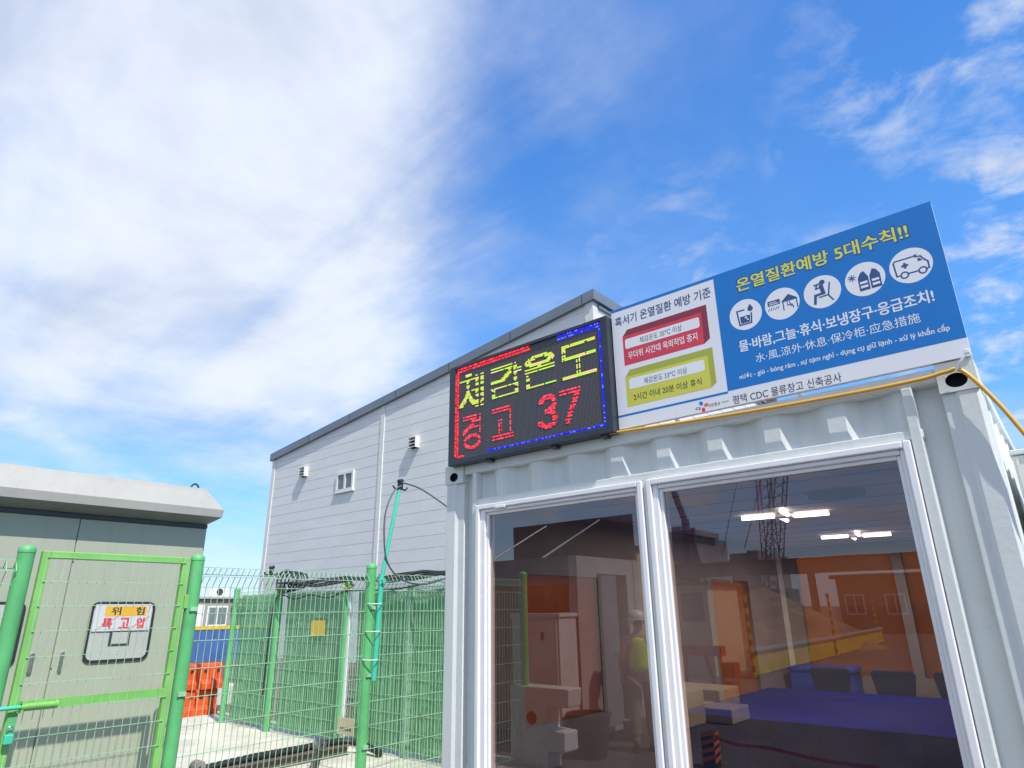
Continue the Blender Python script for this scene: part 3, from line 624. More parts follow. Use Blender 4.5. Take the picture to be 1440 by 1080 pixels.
# ================================================================ GREEN FENCES
FX = -5.37
rw = random.Random(11)
def wire(mb, pts, r=0.0028): mb.tube(pts, r, 4, cap=False)
def mesh_panel(p0, p1, z0, z1, nrm, roll=True, step=0.05, r=0.0032, hz=0.2):
    """welded wire panel with rolled top between two ground points"""
    p0, p1 = Vector(p0), Vector(p1); L = (p1 - p0).length; d = (p1 - p0) / L; nrm = Vector(nrm); mb = MB(); n = int(L / step)
    for i in range(n + 1):
        b = p0 + d * (i * L / n) + nrm * rw.uniform(-.003, .003) + d * rw.uniform(-.002, .002)
        if roll: pts = [b + Vector((0, 0, z0)), b + Vector((0, 0, z1 - 0.14)), b + nrm * 0.05 + Vector((0, 0, z1 - 0.07)), b + Vector((0, 0, z1)), b - nrm * 0.04 + Vector((0, 0, z1 - 0.05))]
        else: pts = [b + Vector((0, 0, z0)), b + Vector((0, 0, z1))]
        wire(mb, pts, r)
    z = z0 + 0.03
    top = z1 - (0.15 if roll else 0.02)
    k = int((top - z) / hz) + 1
    for i in range(k + 1):
        zz = z + (top - z) * i / k; o = nrm * 0.0055
        wire(mb, [p0 + o + Vector((0, 0, zz)), p1 + o + Vector((0, 0, zz))], r * 1.15)
    if roll:
        for o, zz in ((0.05, z1 - 0.07), (0.0, z1 + 0.003), (-0.04, z1 - 0.05)):
            wire(mb, [p0 + nrm * o + Vector((0, 0, zz)), p1 + nrm * o + Vector((0, 0, zz))], r * 1.1)
    return mb
def post(x, y, h, r, par, m=post_g, lean=(0, 0)):
    mb = MB(); mb.tube([(x, y, 0), (x + lean[0], y + lean[1], h - 0.03)], r, 20)
    o = mb.build('post', m, par, smooth=True)
    c = MB().lathe([(r * 1.05, -0.035), (r * 1.05, -0.01), (r * 0.75, 0.008), (0.004, 0.018)], (x + lean[0], y + lean[1], h - 0.018), 20).build('post_cap', m, o, smooth=True); c.matrix_parent_inverse = Matrix.Identity(4)
    return o
fe = thing('wire_fence', 'bright green welded wire fence on round posts beside the grey container', 'fence', (FX, 0, 0))
PY = [-3.43, -1.742, -0.594, 1.131, 2.80]
for y in PY: post(FX, y, 2.135, 0.05, fe)
for a, b in ((-3.38, -1.79), (-0.545, 1.08), (1.18, 2.75)):
    mesh_panel((FX + 0.0, a, 0), (FX, b, 0), 0.06, 2.03, (1, 0, 0)).build('mesh_panel', wire_g, fe, fix=False)
for y in (-0.594, 1.131):
    for z in (0.5, 1.1, 1.7): MB().box(FX + 0.045, FX + 0.062, y - 0.03, y + 0.03, z, z + 0.03).build('clamp', wire_g, fe)
# gate
gt = thing('wire_gate', 'lime green framed wire gate in front of the beige electrical cabinet', 'gate', (FX, -1.15, 0))
gy0, gy1 = -1.655, -0.665
gf = MB(); gf.box(FX - .025, FX + .025, gy0, gy0 + .05, 0.12, 2.10).box(FX - .025, FX + .025, gy1 - .05, gy1, 0.12, 2.10).box(FX - .025, FX + .025, gy0 + .05, gy1 - .05, 2.05, 2.10).box(FX - .025, FX + .025, gy0 + .05, gy1 - .05, 0.12, 0.17)
gf.build('gate_frame', gate_g, gt, bevel=0.006)
MB().box(FX - 0.004, FX + 0.02, gy0 + .05, gy1 - .05, 1.105, 1.165).build('mid_plate', gate_g, gt)
mesh_panel((FX + 0.027, gy0 + .03, 0), (FX + 0.027, gy1 - .03, 0), 0.13, 2.08, (1, 0, 0), roll=False, step=0.052, r=0.0024, hz=0.17).build('gate_mesh', wire_g, gt, fix=False)
for z in (1.72, 0.5): MB().box(FX - .012, FX + .03, gy1, gy1 + .05, z, z + .10).build('hinge', gate_g, gt, bevel=0.004)
bo = MB().tube([(FX + .06, -1.95, 1.135), (FX + .06, -1.40, 1.135)], 0.013, 10).build('bolt', teal, gt, smooth=True)
k = MB().tube([(FX + .06, -1.60, 1.135), (FX + .06, -1.40, 1.135)], 0.021, 10).tube([(FX + .06, -1.415, 1.135), (FX + .06, -1.40, 1.135)], 0.027, 10).box(FX + .03, FX + .075, -1.60, -1.585, 1.10, 1.17).build('bolt_sleeve', gate_g, bo, smooth=True); k.matrix_parent_inverse = Matrix.Identity(4)
MB().box(FX + .03, FX + .036, -1.652, -1.60, 0.98, 1.10).build('latch_plate', post_g, gt)
pk = thing('padlock', 'small teal padlock hanging from the gate bolt', 'padlock', (FX + .055, -1.625, 0.94))
MB().box(FX + .042, FX + .072, -1.655, -1.605, 0.93, 0.985).build('lock_body', teal, pk, bevel=0.006)
MB().tube([(FX + .057, -1.645, 0.98)] + [(FX + .057, -1.63 - 0.015 * math.cos(R(a)), 1.015 + 0.015 * math.sin(R(a))) for a in range(0, 181, 30)] + [(FX + .057, -1.615, 0.98)], 0.004, 8).build('shackle', chrome, pk, smooth=True)
# teal pole tied to the third post
tp = thing('cable_pole', 'thin teal pole tied to a green fence post carrying a black cable', 'pole', (FX + .06, 1.17, 1.07))
MB().tube([(FX + .075, 1.17, 1.07), (FX + .075, 1.20, 2.0)], 0.026, 12).tube([(FX + .075, 1.195, 1.95), (FX + .075, 1.375, 2.90)], 0.019, 12).build('pole_tube', teal, tp, smooth=True)
MB().lathe([(0.031, 0), (0.031, 0.05), (0.026, 0.055)], (FX + .075, 1.196, 1.93), 12).box(FX + .10, FX + .125, 1.18, 1.21, 1.94, 1.98).build('collar', teal, tp, smooth=True)
for z, y in ((1.25, 1.15), (1.50, 1.155), (1.75, 1.16)):
    MB().tube([(FX + .012 + 0.0925 * math.cos(R(a)) * 1.0 + .03, y + 0.062 * math.sin(R(a)) - 0.01, z) for a in range(0, 361, 20)], 0.005, 5).build('cable_tie', tie_m, tp)
def hook_head(par, x, y, z, s=1.0):
    h = MB(); h.box(x - .022 * s, x + .022 * s, y - .02 * s, y + .02 * s, z - .02, z + .07 * s).tube([(x, y - .03 * s, z + .07 * s), (x, y + .03 * s, z + .085 * s)], 0.018 * s, 8)
    for sg_ in (-1, 1):
        h.tube([(x, y, z + 0.01)] + [(x, y + sg_ * (.055 - .04 * math.cos(R(a))) * s, z + (.02 - .035 * math.sin(R(a))) * s) for a in range(0, 200, 25)], 0.010 * s, 6)
    return h.build('hook_head', cable_m, par, smooth=True)
hook_head(tp, FX + .075, 1.385, 2.91)
cb = thing('overhead_cable', 'black cable looping from the teal pole to the container corner', 'cable', (FX, 1.4, 2.0))
MB().tube(spline([(FX + .1, 1.39, 2.965), (-5.0, 1.40, 2.87), (-4.66, 1.45, 2.66), (-4.1, 1.5, 2.28), (-3.2, 1.6, 1.85)], 8), 0.0085, 8).build('cable_span', greycable, cb, smooth=True)
MB().tube(spline([(FX + .1, 1.38, 2.93), (FX + .09, 1.29, 2.86), (FX + .09, 1.20, 2.65), (FX + .10, 1.185, 2.40), (FX + .10, 1.24, 2.15), (FX + .10, 1.42, 1.99), (FX + .1, 1.70, 1.94), (FX + .1, 1.98, 1.99), (FX + .08, 2.2, 2.06), (FX, 2.7, 2.10)], 8), 0.0085, 8).build('cable_loop', greycable, cb, smooth=True)

# screened fence behind the pad
SY = 2.80
sc = thing('screened_fence', 'green mesh fence clad in dark green shade netting behind the concrete pad', 'fence', (-8, SY, 0))
SXs = [-11.25, -9.86, -8.05, -6.75]
for x in SXs[:3]: post(x, SY, 2.11, 0.05, sc)
MB().box(-6.79, -6.71, SY + .02, SY + .08, 0, 2.0).build('post', wire_g, sc)
for a, b in ((-11.2, -9.91), (-9.81, -8.10), (-7.62, -6.8), (-6.7, -5.43)):
    mesh_panel((a, SY, 0), (b, SY, 0), 0.06, 2.02, (0, -1, 0)).build('mesh_panel', wire_g, sc, fix=False)
def net(a, b, y, z1):
    mb = MB(); n = 14
    for i in range(n):
        for k in range(6):
            def q(i, k): return (a + (b - a) * i / n, y + 0.012 * math.sin(i * 1.3 + k * 0.7), 0.05 + (z1 - 0.05) * k / 6 + (0.012 * math.sin(i * 2.1) if k == 6 else 0))
            mb.face([q(i, k), q(i + 1, k), q(i + 1, k + 1), q(i, k + 1)])
    return mb
for a, b, z1 in ((-11.2, -9.95, 1.98), (-9.75, -8.12, 1.97), (-7.9, -5.43, 1.94)): net(a, b, SY + 0.09, z1).build('shade_net', net_m, sc, smooth=True, fix=False)
MB().box(-8.0, -7.955, SY - .01, SY + .03, 0.05, 2.0).build('gate_stile', tie_m, sc)
mesh_panel((-7.93, SY, 0), (-7.66, SY, 0), 0.3, 2.0, (0, -1, 0), roll=False).build('mesh_panel', wire_g, sc, fix=False)
MB().box(-8.86, -8.52, SY - 0.03, SY - 0.022, 1.36, 1.57).build('notice_plate', yellow_p, sc)
cbn = MB().box(-8.02, -7.66, SY - 0.05, SY - 0.04, 0.16, 0.36).build('notice_board', beige, sc)
bl = MB()
for k in range(5): bl.box(-7.97 + k * .055, -7.935 + k * .055, SY - 0.0525, SY - 0.05, 0.21, 0.245)
o = bl.build('board_marks', black_ink, cbn); o.matrix_parent_inverse = Matrix.Identity(4)
# second (rear) net wall of the enclosure so that it has depth
rf = thing('rear_screen', 'far side of the netted enclosure seen over the screened fence top', 'fence', (-9, 5.4, 0))
net(-11.2, -6.0, 5.6, 1.9).build('shade_net', net_m, rf, fix=False)
for x in (-11.25, -8.6, -6.0): MB().box(x - .04, x + .04, 5.56, 5.64, 0, 2.05).build('post', wire_g, rf)
# cable bundle over the screen top
cbl = thing('cable_bundle', 'bundle of black cables with a coil lying along the top of the screened fence', 'cables', (-8, SY, 2.1))
rr = random.Random(3)
for k in range(5):
    pts = [(-9.95 + 0.1 * k, SY - .02 + .03 * k, 2.13)]
    for i in range(1, 9):
        x = -9.9 + i * 0.56; sag = 0.06 * math.sin(i * 1.9 + k) - 0.02 * (i % 3)
        pts.append((x, SY - .06 + .035 * k + rr.uniform(-.02, .02), 2.10 + sag * 0.6 + 0.012 * k))
    MB().tube(spline(pts, 5), 0.017, 7).build('cable_strand', cable_m, cbl, smooth=True)
for k in range(6):
    r_ = 0.17 - 0.012 * k; cx_ = -9.66 + 0.05 * k
    MB().tube([(cx_ + r_ * 1.25 * math.cos(R(a)), SY - .06 + .03 * k + 0.05 * math.sin(R(a)), 2.15 + r_ * math.sin(R(a)) - 0.1 * math.cos(R(a)) * 0.5) for a in range(0, 361, 15)], 0.014, 7).build('cable_coil', cable_m, cbl, smooth=True)
lc = thing('sagging_cable', 'thin black cable sagging along the netting below the cable bundle', 'cable', (-8, SY, 1.9))
MB().tube(spline([(-9.95, SY - .07, 0.5), (-9.93, SY - .07, 1.5), (-9.8, SY - .07, 1.93), (-9.3, SY - .07, 1.88), (-8.9, SY - .07, 1.93), (-8.4, SY - .07, 1.88), (-8.0, SY - .07, 1.96), (-7.2, SY - .07, 1.95), (-6.6, SY - .07, 1.98), (-6.0, SY - .07, 2.05), (-5.45, SY - .07, 2.1)], 8), 0.011, 7).build('cable_run', cable_m, lc, smooth=True)
for x, lab in ((-8.05, 'yellow rope wound round the netted fence post nearest the teal pole'), (-9.84, 'yellow rope wound round the netted fence post beside the cable coil')):
    tag(MB().tube([(x + 0.075 * math.cos(R(a)), SY + 0.075 * math.sin(R(a)), 2.03 + 0.03 * math.sin(R(2 * a))) for a in range(0, 361, 20)], 0.009, 5).build('yellow_rope', yellow_p), lab, 'rope')
h2 = thing('hook_pole', 'short green pole with a black double hook behind the netted fence', 'pole', (-11.6, 3.6, 0))
MB().tube([(-11.6, 3.6, 0), (-11.6, 3.6, 2.40)], 0.022, 10).build('pole_tube', wire_g, h2, smooth=True); hook_head(h2, -11.6, 3.6, 2.38, 1.5)

# ================================================================ ELECTRICAL CABINET
KX = -6.25; KY1 = -0.15; KY0 = -2.34
kb = thing('electrical_cabinet', 'large beige high voltage cabinet with overhanging roof behind the green gate', 'cabinet', (-7.3, -1.2, 0))
MB().box(-8.4, KX - 0.02, KY0, KY1, 0.10, 2.48).build('body', cab_m, kb)
MB().box(-8.42, KX - 0.01, KY0 - 0.02, KY1 + 0.02, 0.0, 0.10).build('plinth', dark_metal, kb)
dz0, dz1 = 0.16, 2.44
doors = [(-1.212, -0.165), (-2.32, -1.219)]
def yz_plate(mb, y0, y1, z0, z1, r, x0, x1): mb.prism(rrect(y0, y1, z0, z1, r), 0, x0, x1)
for i, (a, b) in enumerate(doors):
    dr = MB().box(KX - 0.02, KX, a, b, dz0, dz1).build('door', cab_m, kb, bevel=0.003)
    def sub(o): o.matrix_parent_inverse = Matrix.Identity(4); return o
    left_ = i % 2 == 1
    if i % 2 == 0: wy0, wy1 = a + 0.20, a + 0.70
    else: wy0, wy1 = b - 0.72, b - 0.24
    q = MB(); yz_plate(q, wy0, wy1, 1.315, 1.785, 0.06, KX, KX + 0.012); sub(q.build('window_gasket', rubber, dr, smooth=True))
    q = MB(); yz_plate(q, wy0 + .022, wy1 - .022, 1.337, 1.763, 0.045, KX + 0.011, KX + 0.0135); sub(q.build('window_pane', acryl, dr))
    q = MB().box(KX + 0.0135, KX + 0.018, wy0 + .17, wy0 + .33, 1.44, 1.56); q.box(KX + .018, KX + .02, wy0 + .19, wy0 + .31, 1.455, 1.545, 1); sub(q.build('meter', [dark_metal, acryl], dr))
    hy = a + 0.045 if i % 2 == 0 else b - 0.15
    q = MB(); yz_plate(q, hy, hy + 0.032, 1.27, 1.415, 0.015, KX, KX + 0.02); q.box(KX + .02, KX + .03, hy + .008, hy + .024, 1.29, 1.39); sub(q.build('handle', chrome, dr, bevel=0.003))
# roof: eave profile in x,z with mitred ends
def roof_ring(ov, oy, z): return [(-8.4 - ov, KY0 - oy, z), (KX + ov, KY0 - oy, z), (KX + ov, KY1 + oy, z), (-8.4 - ov, KY1 + oy, z)]
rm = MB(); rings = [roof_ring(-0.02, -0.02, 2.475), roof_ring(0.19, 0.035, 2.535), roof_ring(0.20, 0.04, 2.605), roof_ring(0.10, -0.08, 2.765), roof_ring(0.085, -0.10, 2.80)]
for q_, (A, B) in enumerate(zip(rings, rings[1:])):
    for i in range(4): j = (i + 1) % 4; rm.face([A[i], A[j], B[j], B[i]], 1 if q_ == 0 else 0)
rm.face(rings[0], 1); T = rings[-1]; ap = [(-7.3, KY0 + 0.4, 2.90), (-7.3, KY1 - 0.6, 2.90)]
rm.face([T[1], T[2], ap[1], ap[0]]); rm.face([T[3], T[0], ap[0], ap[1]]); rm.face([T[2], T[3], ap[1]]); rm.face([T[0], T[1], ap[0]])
rm.build('roof', [cab_roof, mat('soffit_shade', (0.17, 0.19, 0.18), 0.6)], kb, bevel=0.004)  # soffit faces get a darker colour, painting in the shade under the overhang
for y in (-0.165, -1.212):
    for z in (0.5, 1.3, 2.1): MB().box(KX, KX + .012, y - .012 if y > -1 else y - .002, y + .003 if y > -1 else y + .012, z, z + .09).build('hinge', cab_m, kb)
MB().box(KX - 0.002, KX + 0.012, KY0, KY1 - 0.01, 2.445, 2.478).build('roof_gasket', dark_metal, kb)
MB().tube([(KX + .03, -0.34 + 0.035 * math.cos(R(a)), 2.80 + 0.045 * math.sin(R(a))) for a in range(-20, 201, 20)], 0.009, 8).build('lifting_eye', dark_metal, kb, smooth=True)
# warning plate with its lettering
wp = MB().box(KX + 0.0155, KX + 0.0235, -0.985, -0.545, 1.555, 1.765)
wpo = wp.build('warning_plate', mat('plate_silver', (0.60, 0.61, 0.64), 0.35, var=0.04), kb)
def xf(name, m, polys, x):
    mb = MB()
    for p in polys: mb.prism(p, 0, x, x + 0.001)
    o = mb.build(name, m, wpo); o.matrix_parent_inverse = Matrix.Identity(4); return o
px0 = KX + 0.0238
xf('yellow_strip', mat('strip_orange', (0.80, 0.42, 0.02), 0.5), [rect(-0.91, -0.585, 1.672, 1.748)], px0)
xf('red_bolt', mat('bolt_pink', (0.66, 0.30, 0.30), 0.5), [[(-0.965, 1.565), (-0.955, 1.565), (-0.80, 1.668), (-0.82, 1.668)], [(-0.72, 1.565), (-0.70, 1.565), (-0.555, 1.66), (-0.555, 1.672)], [(-0.58, 1.70), (-0.572, 1.70), (-0.55, 1.755), (-0.558, 1.755)]], px0)
for body, a, b in (('위', -0.86, -0.79), ('험', -0.67, -0.605)): text('warning_text', body, a, b, 1.68, 1.742, px0 + .002, black_ink, kb, bold=0.03, axis='x')
for body, a, b in (('특', -0.915, -0.845), ('고', -0.785, -0.71), ('압', -0.65, -0.585)): text('warning_text', body, a, b, 1.575, 1.655, px0 + .002, red_ink, kb, bold=0.045, axis='x')

# ---------------- things on the pad
pb = thing('steel_beam', 'low brown steel channel lying on the concrete pad behind the fence', 'beam', (-7.6, 2, 0))
mb = MB(); mb.box(-7.62, -7.50, 0.7, 2.55, 0.012, 0.10).box(-7.66, -7.46, 0.7, 2.55, 0.10, 0.115).box(-7.66, -7.46, 0.7, 2.55, 0.004, 0.012)
mb.build('channel', brown_st, pb)
cdt = thing('corrugated_conduit', 'black corrugated conduit hose resting on the brown steel beam', 'conduit', (-7.56, 2, 0.115))
prof = MB()
pth = spline([(-7.55, 0.1, 0.06), (-7.55, 0.6, 0.12), (-7.55, 1.3, 0.155), (-7.55, 1.9, 0.155), (-7.56, 2.45, 0.155), (-7.4, 2.66, 0.12), (-7.0, 2.68, 0.05)], 20)
for i in range(len(pth) - 1):
    prof.tube([pth[i], (pth[i] + pth[i + 1]) / 2, pth[i + 1]], 0.040 if i % 2 else 0.032, 10)
prof.build('ribbed_hose', cable_m, cdt)
def stub():
    t = thing('roller_stand', 'short brown steel stand with round end cap on the pad, nearer the netted fence', 'stand', (-6.5, 1.46, 0), 'short steel stands on the pad')
    MB().prism([(-0.13, 0.0), (-0.05, 0.0), (0.035, 0.36), (-0.035, 0.37)], 0, -0.03, 0.03).build('leg', brown_st, t, local=True, bevel=0.008)
    MB().tube([(-0.06, 0, 0.37), (0.045, 0, 0.37)], 0.055, 24).build('cap', mat('cap_steel', (0.26, 0.235, 0.22), 0.5), t, local=True, bevel=0.004)
    MB().tube([(0.045, 0, 0.37), (0.05, 0, 0.37)], 0.013, 10).build('bolt', dark_metal, t, local=True)
    return t
b0 = stub(); dup(b0, (-6.5, 0.18, 0), 'short brown steel stand with round end cap near the foot of the green gate post')

# orange barriers
def barrier():
    t = thing('plastic_barrier', '', 'barrier', (-12.5, 3.06, 0), 'stacked orange barriers')
    mb = MB(); prof = [(-0.19, 0.0), (0.19, 0.0), (0.19, 0.09), (0.13, 0.16), (0.10, 0.38), (0.07, 0.42), (-0.07, 0.42), (-0.10, 0.38), (-0.13, 0.16), (-0.19, 0.09)]
    # profile in x,z; long in y with recessed ribs
    y = -0.19; k = 0
    while y < 0.188:
        s_ = 1.0 if k % 2 == 0 else 0.86
        mb.prism([(a * s_, b) for a, b in prof], 1, y, y + 0.0755); y += 0.076; k += 1
    mb.build('shell', orange_pl, t, local=True, bevel=0.004)
    MB().tube([(0.11, -0.12, 0.3), (0.125, -0.12, 0.3)], 0.025, 10).tube([(0.11, 0.12, 0.3), (0.125, 0.12, 0.3)], 0.025, 10).build('filler_cap', rubber, t, local=True)
    return t
ba = barrier(); ba['label'] = 'bottom orange barrier of the stack nearest the netted fence'
dup(ba, (-12.47, 3.08, 0.42), 'top orange barrier of the stack nearest the netted fence')
dup(ba, (-12.5, 2.66, 0), 'bottom orange barrier in the middle of the orange stacks')
dup(ba, (-12.55, 2.64, 0.42), 'top orange barrier in the middle of the orange stacks')
dup(ba, (-12.5, 2.26, 0), 'bottom orange barrier behind the gate post')
dup(ba, (-12.5, 2.27, 0.42), 'top orange barrier behind the gate post')
MB().box(-13.9, -13.3, 3.6, 4.2, 0, 0.35).build('block_body', plastic_w, thing('concrete_block', 'small pale concrete block beside the orange barriers', 'block', (-13.6, 3.9, 0)), bevel=0.02)
# blue site fence and site cabins
bf = thing('site_hoarding', 'blue sheet site fence with a yellow top band before the grey cabins', 'fence', (-26, 12, 0))
mb = MB(); y = 4.0; k = 0
while y < 24: mb.box(-26.03 - 0.02 * (k % 2), -26, y, y + 0.29, 0, 1.12); y += 0.30; k += 1
mb.build('sheet', blue_sheet, bf); MB().box(-26.06, -25.98, 4, 24, 1.121, 1.25).build('top_band', yellow_p, bf)
sb = thing('site_cabin', 'long grey prefabricated cabin with white windows behind the blue hoarding', 'cabin', (-34, 14, 0))
mb = MB().box(-36, -32, 6, 24, 0.1, 2.38); y = 6.2
cab_g = mat('cabin_grey', (0.36, 0.35, 0.31), 0.6, var=0.06, scale=1)
while y < 24: mb.box(-32, -31.975, y, y + 0.06, 0.1, 2.36); y += 0.5
mb.build('wall', cab_g, sb); MB().box(-36.1, -31.85, 5.9, 24.1, 2.381, 2.48).build('roof', paint2, sb)
for y in (10.2, 12.1, 14.3, 17):
    f = MB().box(-31.99, -31.93, y, y + 1.0, 1.15, 2.05).build('window', pvc, sb)
    p = MB().box(-31.935, -31.925, y + .07, y + .47, 1.22, 1.98).box(-31.935, -31.925, y + .53, y + .93, 1.22, 1.98).build('pane', mat('cabin_glass', (0.20, 0.24, 0.25), 0.1), f); p.matrix_parent_inverse = Matrix.Identity(4)
d = MB().box(-31.99, -31.94, 11.25, 11.95, 0.15, 2.1).build('door', pvc, sb)
ac = thing('roof_unit', 'small white air conditioner unit on the grey cabin roof', 'air conditioner', (-33, 13, 2.48))
MB().box(-33.4, -32.9, 12.6, 13.5, 2.50, 2.95).box(-33.35, -32.95, 12.65, 12.7, 2.481, 2.50).box(-33.35, -32.95, 13.4, 13.45, 2.481, 2.50).build('casing', pvc, ac, bevel=0.02)
MB().tube([(-32.9, 13.05, 2.72), (-32.885, 13.05, 2.72)], 0.17, 20).build('fan_grille', dark_metal, ac)

# ================================================================ GREY WAREHOUSE
WX0, WX1, WY0, WY1 = -27.2, -9.47, 12.0, 32.0
ZL, ZR = 8.32, 10.49
wh = thing('warehouse', 'tall grey panelled warehouse with a sloping dark roof edge behind the fence', 'building', (-18.3, 22, 0))
def zt_(x): return ZL + (ZR - ZL) * (x - WX0) / (WX1 - WX0)
fw_ = MB(); P_ = 0.41; zb = 0.0; k = 0
# panels as shallow boards with a shadow groove between them
while zb < 10.6:
    z0_, z1_ = zb, zb + P_ - 0.018
    xa = WX0
    if z1_ > ZL: xa = max(WX0, WX0 + (z0_ - ZL) / (ZR - ZL) * (WX1 - WX0))
    xb_ = WX0 if z1_ <= ZL else WX0 + (z1_ - ZL) / (ZR - ZL) * (WX1 - WX0)
    xb_ = min(xb_, WX1)
    if xa < WX1 - .3:
        pts = [(xa, z0_), (WX1, z0_), (WX1, min(z1_, ZR)), (xb_, min(z1_, ZR))] if z1_ > ZL else [(WX0, z0_), (WX1, z0_), (WX1, z1_), (WX0, z1_)]
        if z0_ < ZL < z1_: pts = [(WX0, z0_), (WX1, z0_), (WX1, z1_), (xb_, z1_), (WX0, ZL)]
        fw_.prism(pts, 1, WY0, WY0 + 0.05)
    zb += P_; k += 1
fw_.prism([(WX0 + .01, 0), (WX1 - .01, 0), (WX1 - .01, ZR), (WX0 + .01, ZL)], 1, WY0 + 0.014, WY0 + 0.2)
fw_.build('front_wall', panel_m, wh)
sd = MB(); zb = 0
while zb < 10.4: sd.box(WX1 - 0.03, WX1, WY0 + .2, WY1, zb, min(zb + P_ - 0.028, ZR)); zb += P_
sd.box(WX1 - .2, WX1 - 0.02, WY0 + .2, WY1, 0, ZR); sd.box(WX0, WX0 + .2, WY0 + .2, WY1, 0, ZL).box(WX0 + .2, WX1 - .2, WY1 - .2, WY1, 0, ZL)
sd.build('side_wall', panel_w, wh)
# roof slab with fascia
t_ = 0.33
rf_ = MB().prism([(WX0 - .15, ZL - .02), (WX1 + .12, ZR + .02), (WX1 + .12, ZR + .02 + t_), (WX0 - .15, ZL - .02 + t_)], 1, WY0 - 0.12, WY1 + .12)
rf_.build('roof', fascia, wh)
MB().box(WX1 - .28, WX1 + .012, WY0 - .035, WY0 + .22, 0, ZR - .005).build('corner_trim', panel_w, wh)
MB().box(WX0 - .03, WX0 + .22, WY0 - .03, WY0 + .22, 0, ZL - .005).build('corner_trim', panel_w, wh)
MB().box(-19.42, -19.20, WY0 - .035, WY0 + .02, 0, zt_(-19.3) - .015).build('joint_trim', panel_w, wh)
jc = MB()
for k in range(1, 7):
    x = WX0 + k * 2.9; jc.box(x, x + .03, WY0 - .123, WY0 - .119, zt_(x) - .02, zt_(x) + t_ - .02)
jc.build('fascia_joint', dark_metal, wh)
# dark flashing along the side eave
MB().box(WX1, WX1 + .06, WY0 + .25, WY1, ZR - .14, ZR - .03).build('eave_flashing', fascia, wh)
wn_ = MB(); wx0, wx1, wz0, wz1 = -22.05, -20.92, 6.20, 6.98
for a, b, c, d in ((wx0, wx0 + .10, wz0, wz1), (wx1 - .10, wx1, wz0, wz1), (wx0 + .1, wx1 - .1, wz1 - .1, wz1), (wx0 + .1, wx1 - .1, wz0, wz0 + .1), (-21.53, -21.43, wz0 + .1, wz1 - .1)): wn_.box(a, b, WY0 - .07, WY0 + .03, c, d)
wn_.box(wx0 - .06, wx1 + .06, WY0 - .085, WY0 + .02, wz0 - .05, wz0 - .002)
w_ = wn_.build('window', panel_w, wh)
p = MB().box(wx0 + .1, -21.53, WY0 - .03, WY0 + .02, wz0 + .1, wz1 - .1).box(-21.43, wx1 - .1, WY0 - .03, WY0 + .02, wz0 + .1, wz1 - .1).build('pane', mat('warehouse_glass', (0.16, 0.19, 0.21), 0.12), w_); p.matrix_parent_inverse = Matrix.Identity(4)
def vent(x, z):
    v = MB(); w = 0.20; d = 0.20
    for k in range(3): v.prism([(WY0 - d, z + k * .12 - .03), (WY0 - d, z + k * .12 - .005), (WY0, z + k * .12 + .085), (WY0, z + k * .12 + .06)], 0, x - w + .02, x + w - .02)
    v.box(x - w, x - w + .02, WY0 - d, WY0, z - .04, z + .34).box(x + w - .02, x + w, WY0 - d, WY0, z - .04, z + .34).box(x - w, x + w, WY0 - d, WY0, z + .34, z + .36)
    v.box(x - w + .02, x + w - .02, WY0 - .02, WY0 - .001, z - .04, z + .33, 1)
    v.build('vent_hood', [panel_w, dark_metal], wh)
vent(-24.45, 7.22); vent(-17.35, 7.28)

# ================================================================ GREY BOX AT THE CONTAINER'S RIGHT SIDE
ub = thing('service_box', 'tall grey service box standing against the right side of the container', 'box', (0.3, 1.1, 0))
MB().box(-0.128, 0.6, 0.62, 1.4, 0.02, 2.30).build('casing', paint, ub, bevel=0.006)
MB().box(-0.135, 0.61, 0.61, 1.41, 2.302, 2.325).build('lid', paint, ub, bevel=0.004)
MB().box(-0.118, -0.106, 0.605, 0.619, 0.05, 2.28).build('edge_strip', panel_w, ub)

# ================================================================ INSIDE THE CABIN
lamp_e = emit('lamp_glow', (1.0, 0.94, 0.84), 2.2)
def ceiling_light(y, label):
    t = thing('ceiling_light', label, 'ceiling light', (-1.76, y, 2.395), 'four arm ceiling lights')
    MB().box(-.06, .06, -.06, .06, -.035, 0).build('hub', pvc, t, local=True, bevel=0.01)
    for k in range(4):
        a = R(90 * k + 8); d = Vector((math.cos(a), math.sin(a), 0)); s_ = Vector((-d.y, d.x, 0)) * 0.04
        MB().tube([d * 0.07 + s_ + Vector((0, 0, -.02)), d * 0.33 + s_ + Vector((0, 0, -.02))], 0.018, 12).build('lamp_tube', lamp_e, t, smooth=True, local=True)
    L = bpy.data.lights.new('lamp', 'AREA'); L.energy = 14; L.size = 0.5; L.color = (1, 0.95, 0.88)
    lo = bpy.data.objects.new('lamp', L); C.objects.link(lo); lo.location = (-1.76, y, 2.33)
    return t
ceiling_light(2.5, 'lit white four arm ceiling light nearer the window'); ceiling_light(4.7, 'lit white four arm ceiling light farther back in the cabin')
fn = thing('ceiling_vent', 'dark round vent on the cabin ceiling near the right window', 'vent', (-1.15, 1.7, 2.39))
MB().lathe([(0.10, 0.0), (0.17, 0.0), (0.185, -0.012), (0.175, -0.03), (0.06, -0.04), (0.01, -0.04)], (-1.15, 1.7, 2.394), 32).build('cover', dark_metal, fn, smooth=True)
tb = thing('table', 'long table under a deep blue cloth inside the cabin', 'table', (-1.7, 3.7, 0.17))
MB().box(-2.85, -0.5, 2.5, 4.6, 0.80, 0.84).build('tabletop', wood, tb)
for x in (-2.75, -0.6):
    for y in (2.6, 4.5): MB().box(x - .03, x + .03, y - .03, y + .03, 0.17, 0.80).build('leg', dark_metal, tb)
tcl = MB().box(-2.87, -0.48, 2.48, 4.62, 0.8405, 0.848)
